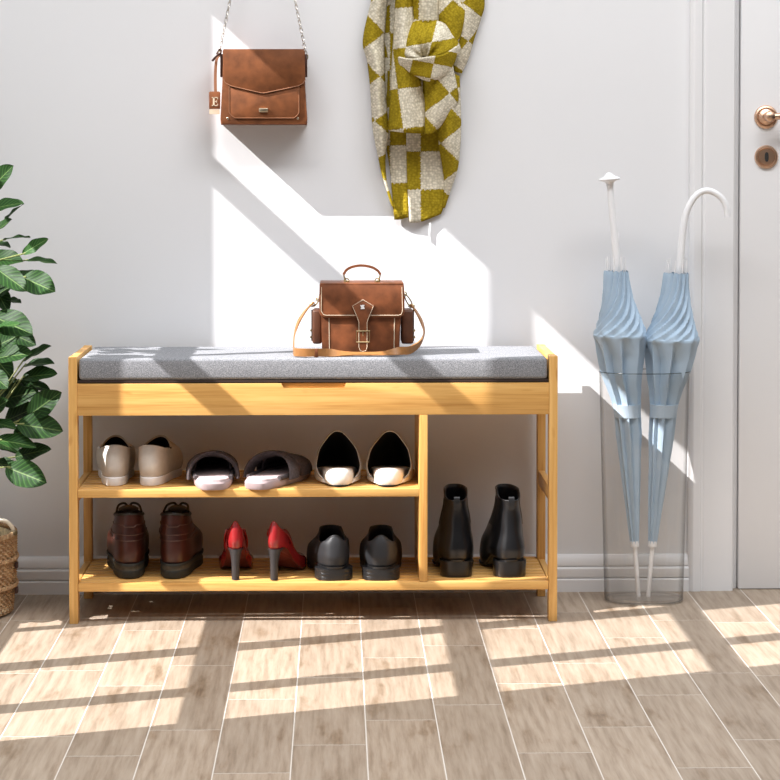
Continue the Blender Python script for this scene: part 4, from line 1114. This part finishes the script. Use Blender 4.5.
# ================================================================== UMBRELLAS
UY = .207
def umbrella(name, label, prof, tip, shaft, kind, nf=8, sgn=1):
    b0 = at(*tip, UY)
    t = thing(name, label, 'umbrella', (b0.x, UY, b0.z), group='pale blue umbrellas in the glass stand')
    SC = 475.
    # canopy control: (py, cx, r) top to bottom
    P_ = cr([Vector((p[0], p[1], p[2])) for p in prof], 10)
    ywide = max(prof, key=lambda p: p[2])[0]
    rows = []; n = 128
    for p in P_:
        ctr = at(p.y, p.x, UY); r0 = p.z/SC; row = []
        up = p.x < ywide+1
        for j in range(n):
            a = 2*PI*j/n
            if up:
                tw = (ywide-p.x)/62.; fr = 13; ph = fr*(a-1.9*max(0, 1-tw)**1.9)
                sw_ = (ph/(2*PI)) % 1; cw = 1-sw_ if sw_ > .14 else sw_/.14*.86; m_ = 1.04-.24*cw*min(1, .35+tw*2.5)
                # pointed hem at the very top
                zoff = 0
                if p.x < prof[0][0]+3: zoff = .0035*abs(math.sin(fr/2*a))
            else:
                tw = (p.x-ywide)/(prof[-1][0]-ywide); fr = 8; ph = fr*a+2.0*tw
                sw_ = (ph/(2*PI)) % 1; m_ = 1.03-.46*abs(sw_-.15 if sw_ > .15 else (.15-sw_)*5.6)**.9*min(1, tw*9)*(1-.25*tw)
                zoff = 0
            # hem points at the widest line
            e = math.exp(-((p.x-ywide)/5.)**2)
            m_ *= 1+.05*e*math.cos(8*a)
            rr = r0*m_
            row.append(ctr+Vector((math.cos(a)*rr, -math.sin(a)*rr, zoff)))
        rows.append(row)
    w = NB(); loft(w, rows, True, False, True); o = obj('canopy', w, M['umb'], t)
    # closing band
    w = NB(); br = []
    for k_ in range(5):
        y = 404+k_*3.2
        q = next((a_, b__) for a_, b__ in zip(P_, P_[1:]) if a_.x <= y <= b__.x); f = (y-q[0].x)/(q[1].x-q[0].x); cxx = q[0].y+(q[1].y-q[0].y)*f; rq = (q[0].z+(q[1].z-q[0].z)*f)/SC
        ctr = at(cxx, y, UY); br.append([ctr+Vector((math.cos(a)*(rq*1.0), -math.sin(a)*(rq*1.0), 0)) for a in [2*PI*j/48 for j in range(48)]])
    loft(w, br, True, True, True); obj('closing_band', w, M['umbband'], t)
    # rib tips standing out of the top
    top = P_[0]; ct = at(top.y, top.x+3, UY); dirv = (at(shaft[-2][0], shaft[-2][1], UY)-at(shaft[-1][0], shaft[-1][1], UY)).normalized()
    for j in range(8):
        a = 2*PI*j/8+.3; b1 = ct+Vector((math.cos(a)*top.z*.80/SC, -math.sin(a)*top.z*.80/SC, 0))
        w = NB(); tube(w, [b1, b1+dirv*.020, b1+dirv*(.036+.004*(j % 2))], lambda t_: .0011+.0004*t_, 6); obj('rib_tip', w, M['white'], t)
    # ferrule and collar
    lo = P_[-1]; cl = at(lo.y, lo.x, UY)
    w = NB(); d = (b0-cl); tube(w, [cl-d*.04, cl+d*.06], .0095, 16); tube(w, [cl+d*.06, cl+d*.07], .0075, 16); obj('collar', w, M['white'], t)
    w = NB(); tube(w, [cl+d*.05, cl+d*.5, b0-d*.02, b0], lambda q: .0046 if q < .9 else .0030, 14); obj('ferrule', w, M['white'], t)
    # shaft inside, and the handle
    pts = [at(x, y, UY) for x, y in shaft]
    w = NB(); tube(w, [pts[-1], at(prof[3][1], prof[3][0], UY), cl], .0045, 10); obj('shaft', w, M['white'], t)
    w = NB()
    if kind == 'dome':
        tube(w, cr(pts, 5), lambda q: .0066+.0026*q, 18)
        top_, nx = pts[0], pts[1]; ax = (top_-nx).normalized(); sx = Vector((0, 1, 0)).cross(ax).normalized(); sy_ = ax.cross(sx)
        rws = []
        for h, r in ((-.020, .0068), (-.006, .0080), (-.001, .0115), (.0015, .0215), (.0040, .0235), (.0065, .0220), (.0100, .0130), (.0135, .0085), (.0165, .0060), (.0180, .0025)):
            rws.append([top_+ax*h+(sx*math.cos(a)+sy_*math.sin(a))*r for a in [2*PI*j/32 for j in range(32)]])
        loft(w, rws, True, True, True)
    else:
        tube(w, cr(pts, 6), lambda q: .0070-.0006*math.sin(q*PI) + .0012*q, 18)
    obj('handle', w, M['white'], t)
    if kind == 'dome':
        w = NB(); a = at(614.8, 245, UY-.006); b_ = at(618.2, 232.5, UY-.006); box(w, a.x+.006, b_.x+.0025, UY-.004, UY+.004, a.z, b_.z, .001); obj('release_button', w, M['white'], t)
    return t
umbrella('umbrella', 'pale blue furled umbrella with a white dome-topped straight handle',
         [(272, 616, 12.2), (286, 616.8, 13.8), (302, 618.3, 16.5), (318, 619.8, 21.5), (334, 620.7, 26.2), (342, 620.7, 25.6), (373, 621.5, 21), (395, 625.2, 15.8), (410, 627.2, 13.8), (430, 628.6, 13.2), (460, 630, 11), (500, 632.2, 8), (543, 634.6, 4.6)],
         (638.6, 597), [(609.6, 181), (611.5, 205), (614.5, 235), (617.0, 262), (617.3, 274)], 'dome')
umbrella('umbrella', 'pale blue furled umbrella with a white curved crook handle',
         [(274, 676, 12.6), (288, 675.2, 13.8), (304, 674.3, 16.6), (320, 673, 21), (338, 671.2, 27.2), (346, 671, 26.6), (373, 668.2, 22), (395, 665.2, 16), (410, 663.6, 13.9), (430, 661.8, 13.3), (460, 659.6, 11), (500, 656, 8), (543, 652.6, 4.6)],
         (648.2, 597), [(727.6, 217), (726.3, 207), (720.5, 197), (709, 190.8), (698.5, 193.5), (690, 204), (685.5, 216), (682.8, 232), (681.2, 250), (679.6, 274)], 'crook')

# smaller pieces belong to the part that carries them
SUB = {'letter': 'name_tag', 'tag_insert': 'name_tag', 'pocket_edge': 'front_pocket', 'clasp': 'front_pocket', 'flap_edge': 'flap', 'emblem': 'closing_strap', 'buckle': 'closing_strap',
       'handle_ring': 'top_handle', 'strap_keeper': 'shoulder_strap', 'snap_hook': 'shoulder_strap', 'pocket_strap': 'side_pocket', 'pocket_buckle': 'side_pocket', 'rim': 'upper', 'piping': 'upper',
       'seam': 'upper', 'laces': 'upper', 'tongue': 'upper', 'topline': 'upper', 'elastic_gusset': 'shaft', 'pull_tab': 'shaft', 'rib_tip': 'canopy', 'closing_band': 'canopy', 'release_button': 'handle',
       'handle_knot': 'rope_handle', 'soil': 'pot', 'edge_roll': 'footbed'}
base = lambda o: o.name.split('.')[0]
for t in [o for o in C.objects if o.type == 'EMPTY']:
    kids = [o for o in t.children]
    seen = {}
    for o in kids:
        want = SUB.get(base(o))
        if not want: continue
        hosts = [h for h in kids if base(h) == want] or ([h for h in kids if base(h) == 'shaft'] if base(o) == 'topline' else [])
        if hosts:
            i = seen.get(base(o), 0); seen[base(o)] = i+1
            o.parent = hosts[i % len(hosts)]

# ================================================================== LIGHT
sd = bpy.data.lights.new('sun', 'SUN'); sun = bpy.data.objects.new('sun', sd); C.objects.link(sun)
sdir = Vector((2.78, 1.0, -2.56)).normalized()
sun.rotation_euler = sdir.to_track_quat('-Z', 'Y').to_euler(); sun.location = (-3, -1, 4)
sd.energy = SUN_E = 12.5; sd.angle = math.radians(.22); sd.color = (1.0, .972, .965)

al = bpy.data.lights.new('overhead_fill', 'AREA'); alo = bpy.data.objects.new('overhead_fill', al); C.objects.link(alo)  # added fill light overhead, not a lamp of the room
al.shape = 'RECTANGLE'; al.size = 3.0; al.size_y = .6; al.energy = 75; al.color = (.975, .985, 1.0); alo.location = (.35, -1.15, 2.9)

wd_ = bpy.data.worlds.new('sky'); scn.world = wd_; wd_.use_nodes = True; nt = wd_.node_tree
bg = nt.nodes['Background']; tc = N(nt, 'ShaderNodeTexCoord'); sep = N(nt, 'ShaderNodeSeparateXYZ'); nt.links.new(tc.outputs['Generated'], sep.inputs[0])
r = ramp(nt, sep.outputs['Z'], [(0.0, (.01, .01, .01)), (.38, (.06, .06, .062)), (.62, (1.30, 1.32, 1.36)), (.85, (1.9, 1.95, 2.05)), (1.0, (.9, .92, .97))])
nt.links.new(r.outputs['Color'], bg.inputs['Color']); bg.inputs['Strength'].default_value = .85

scn.view_settings.view_transform = 'Standard'; scn.view_settings.look = 'None'; scn.view_settings.gamma = 1
scn.view_settings.exposure = -0.11; scn.view_settings.use_curve_mapping = False
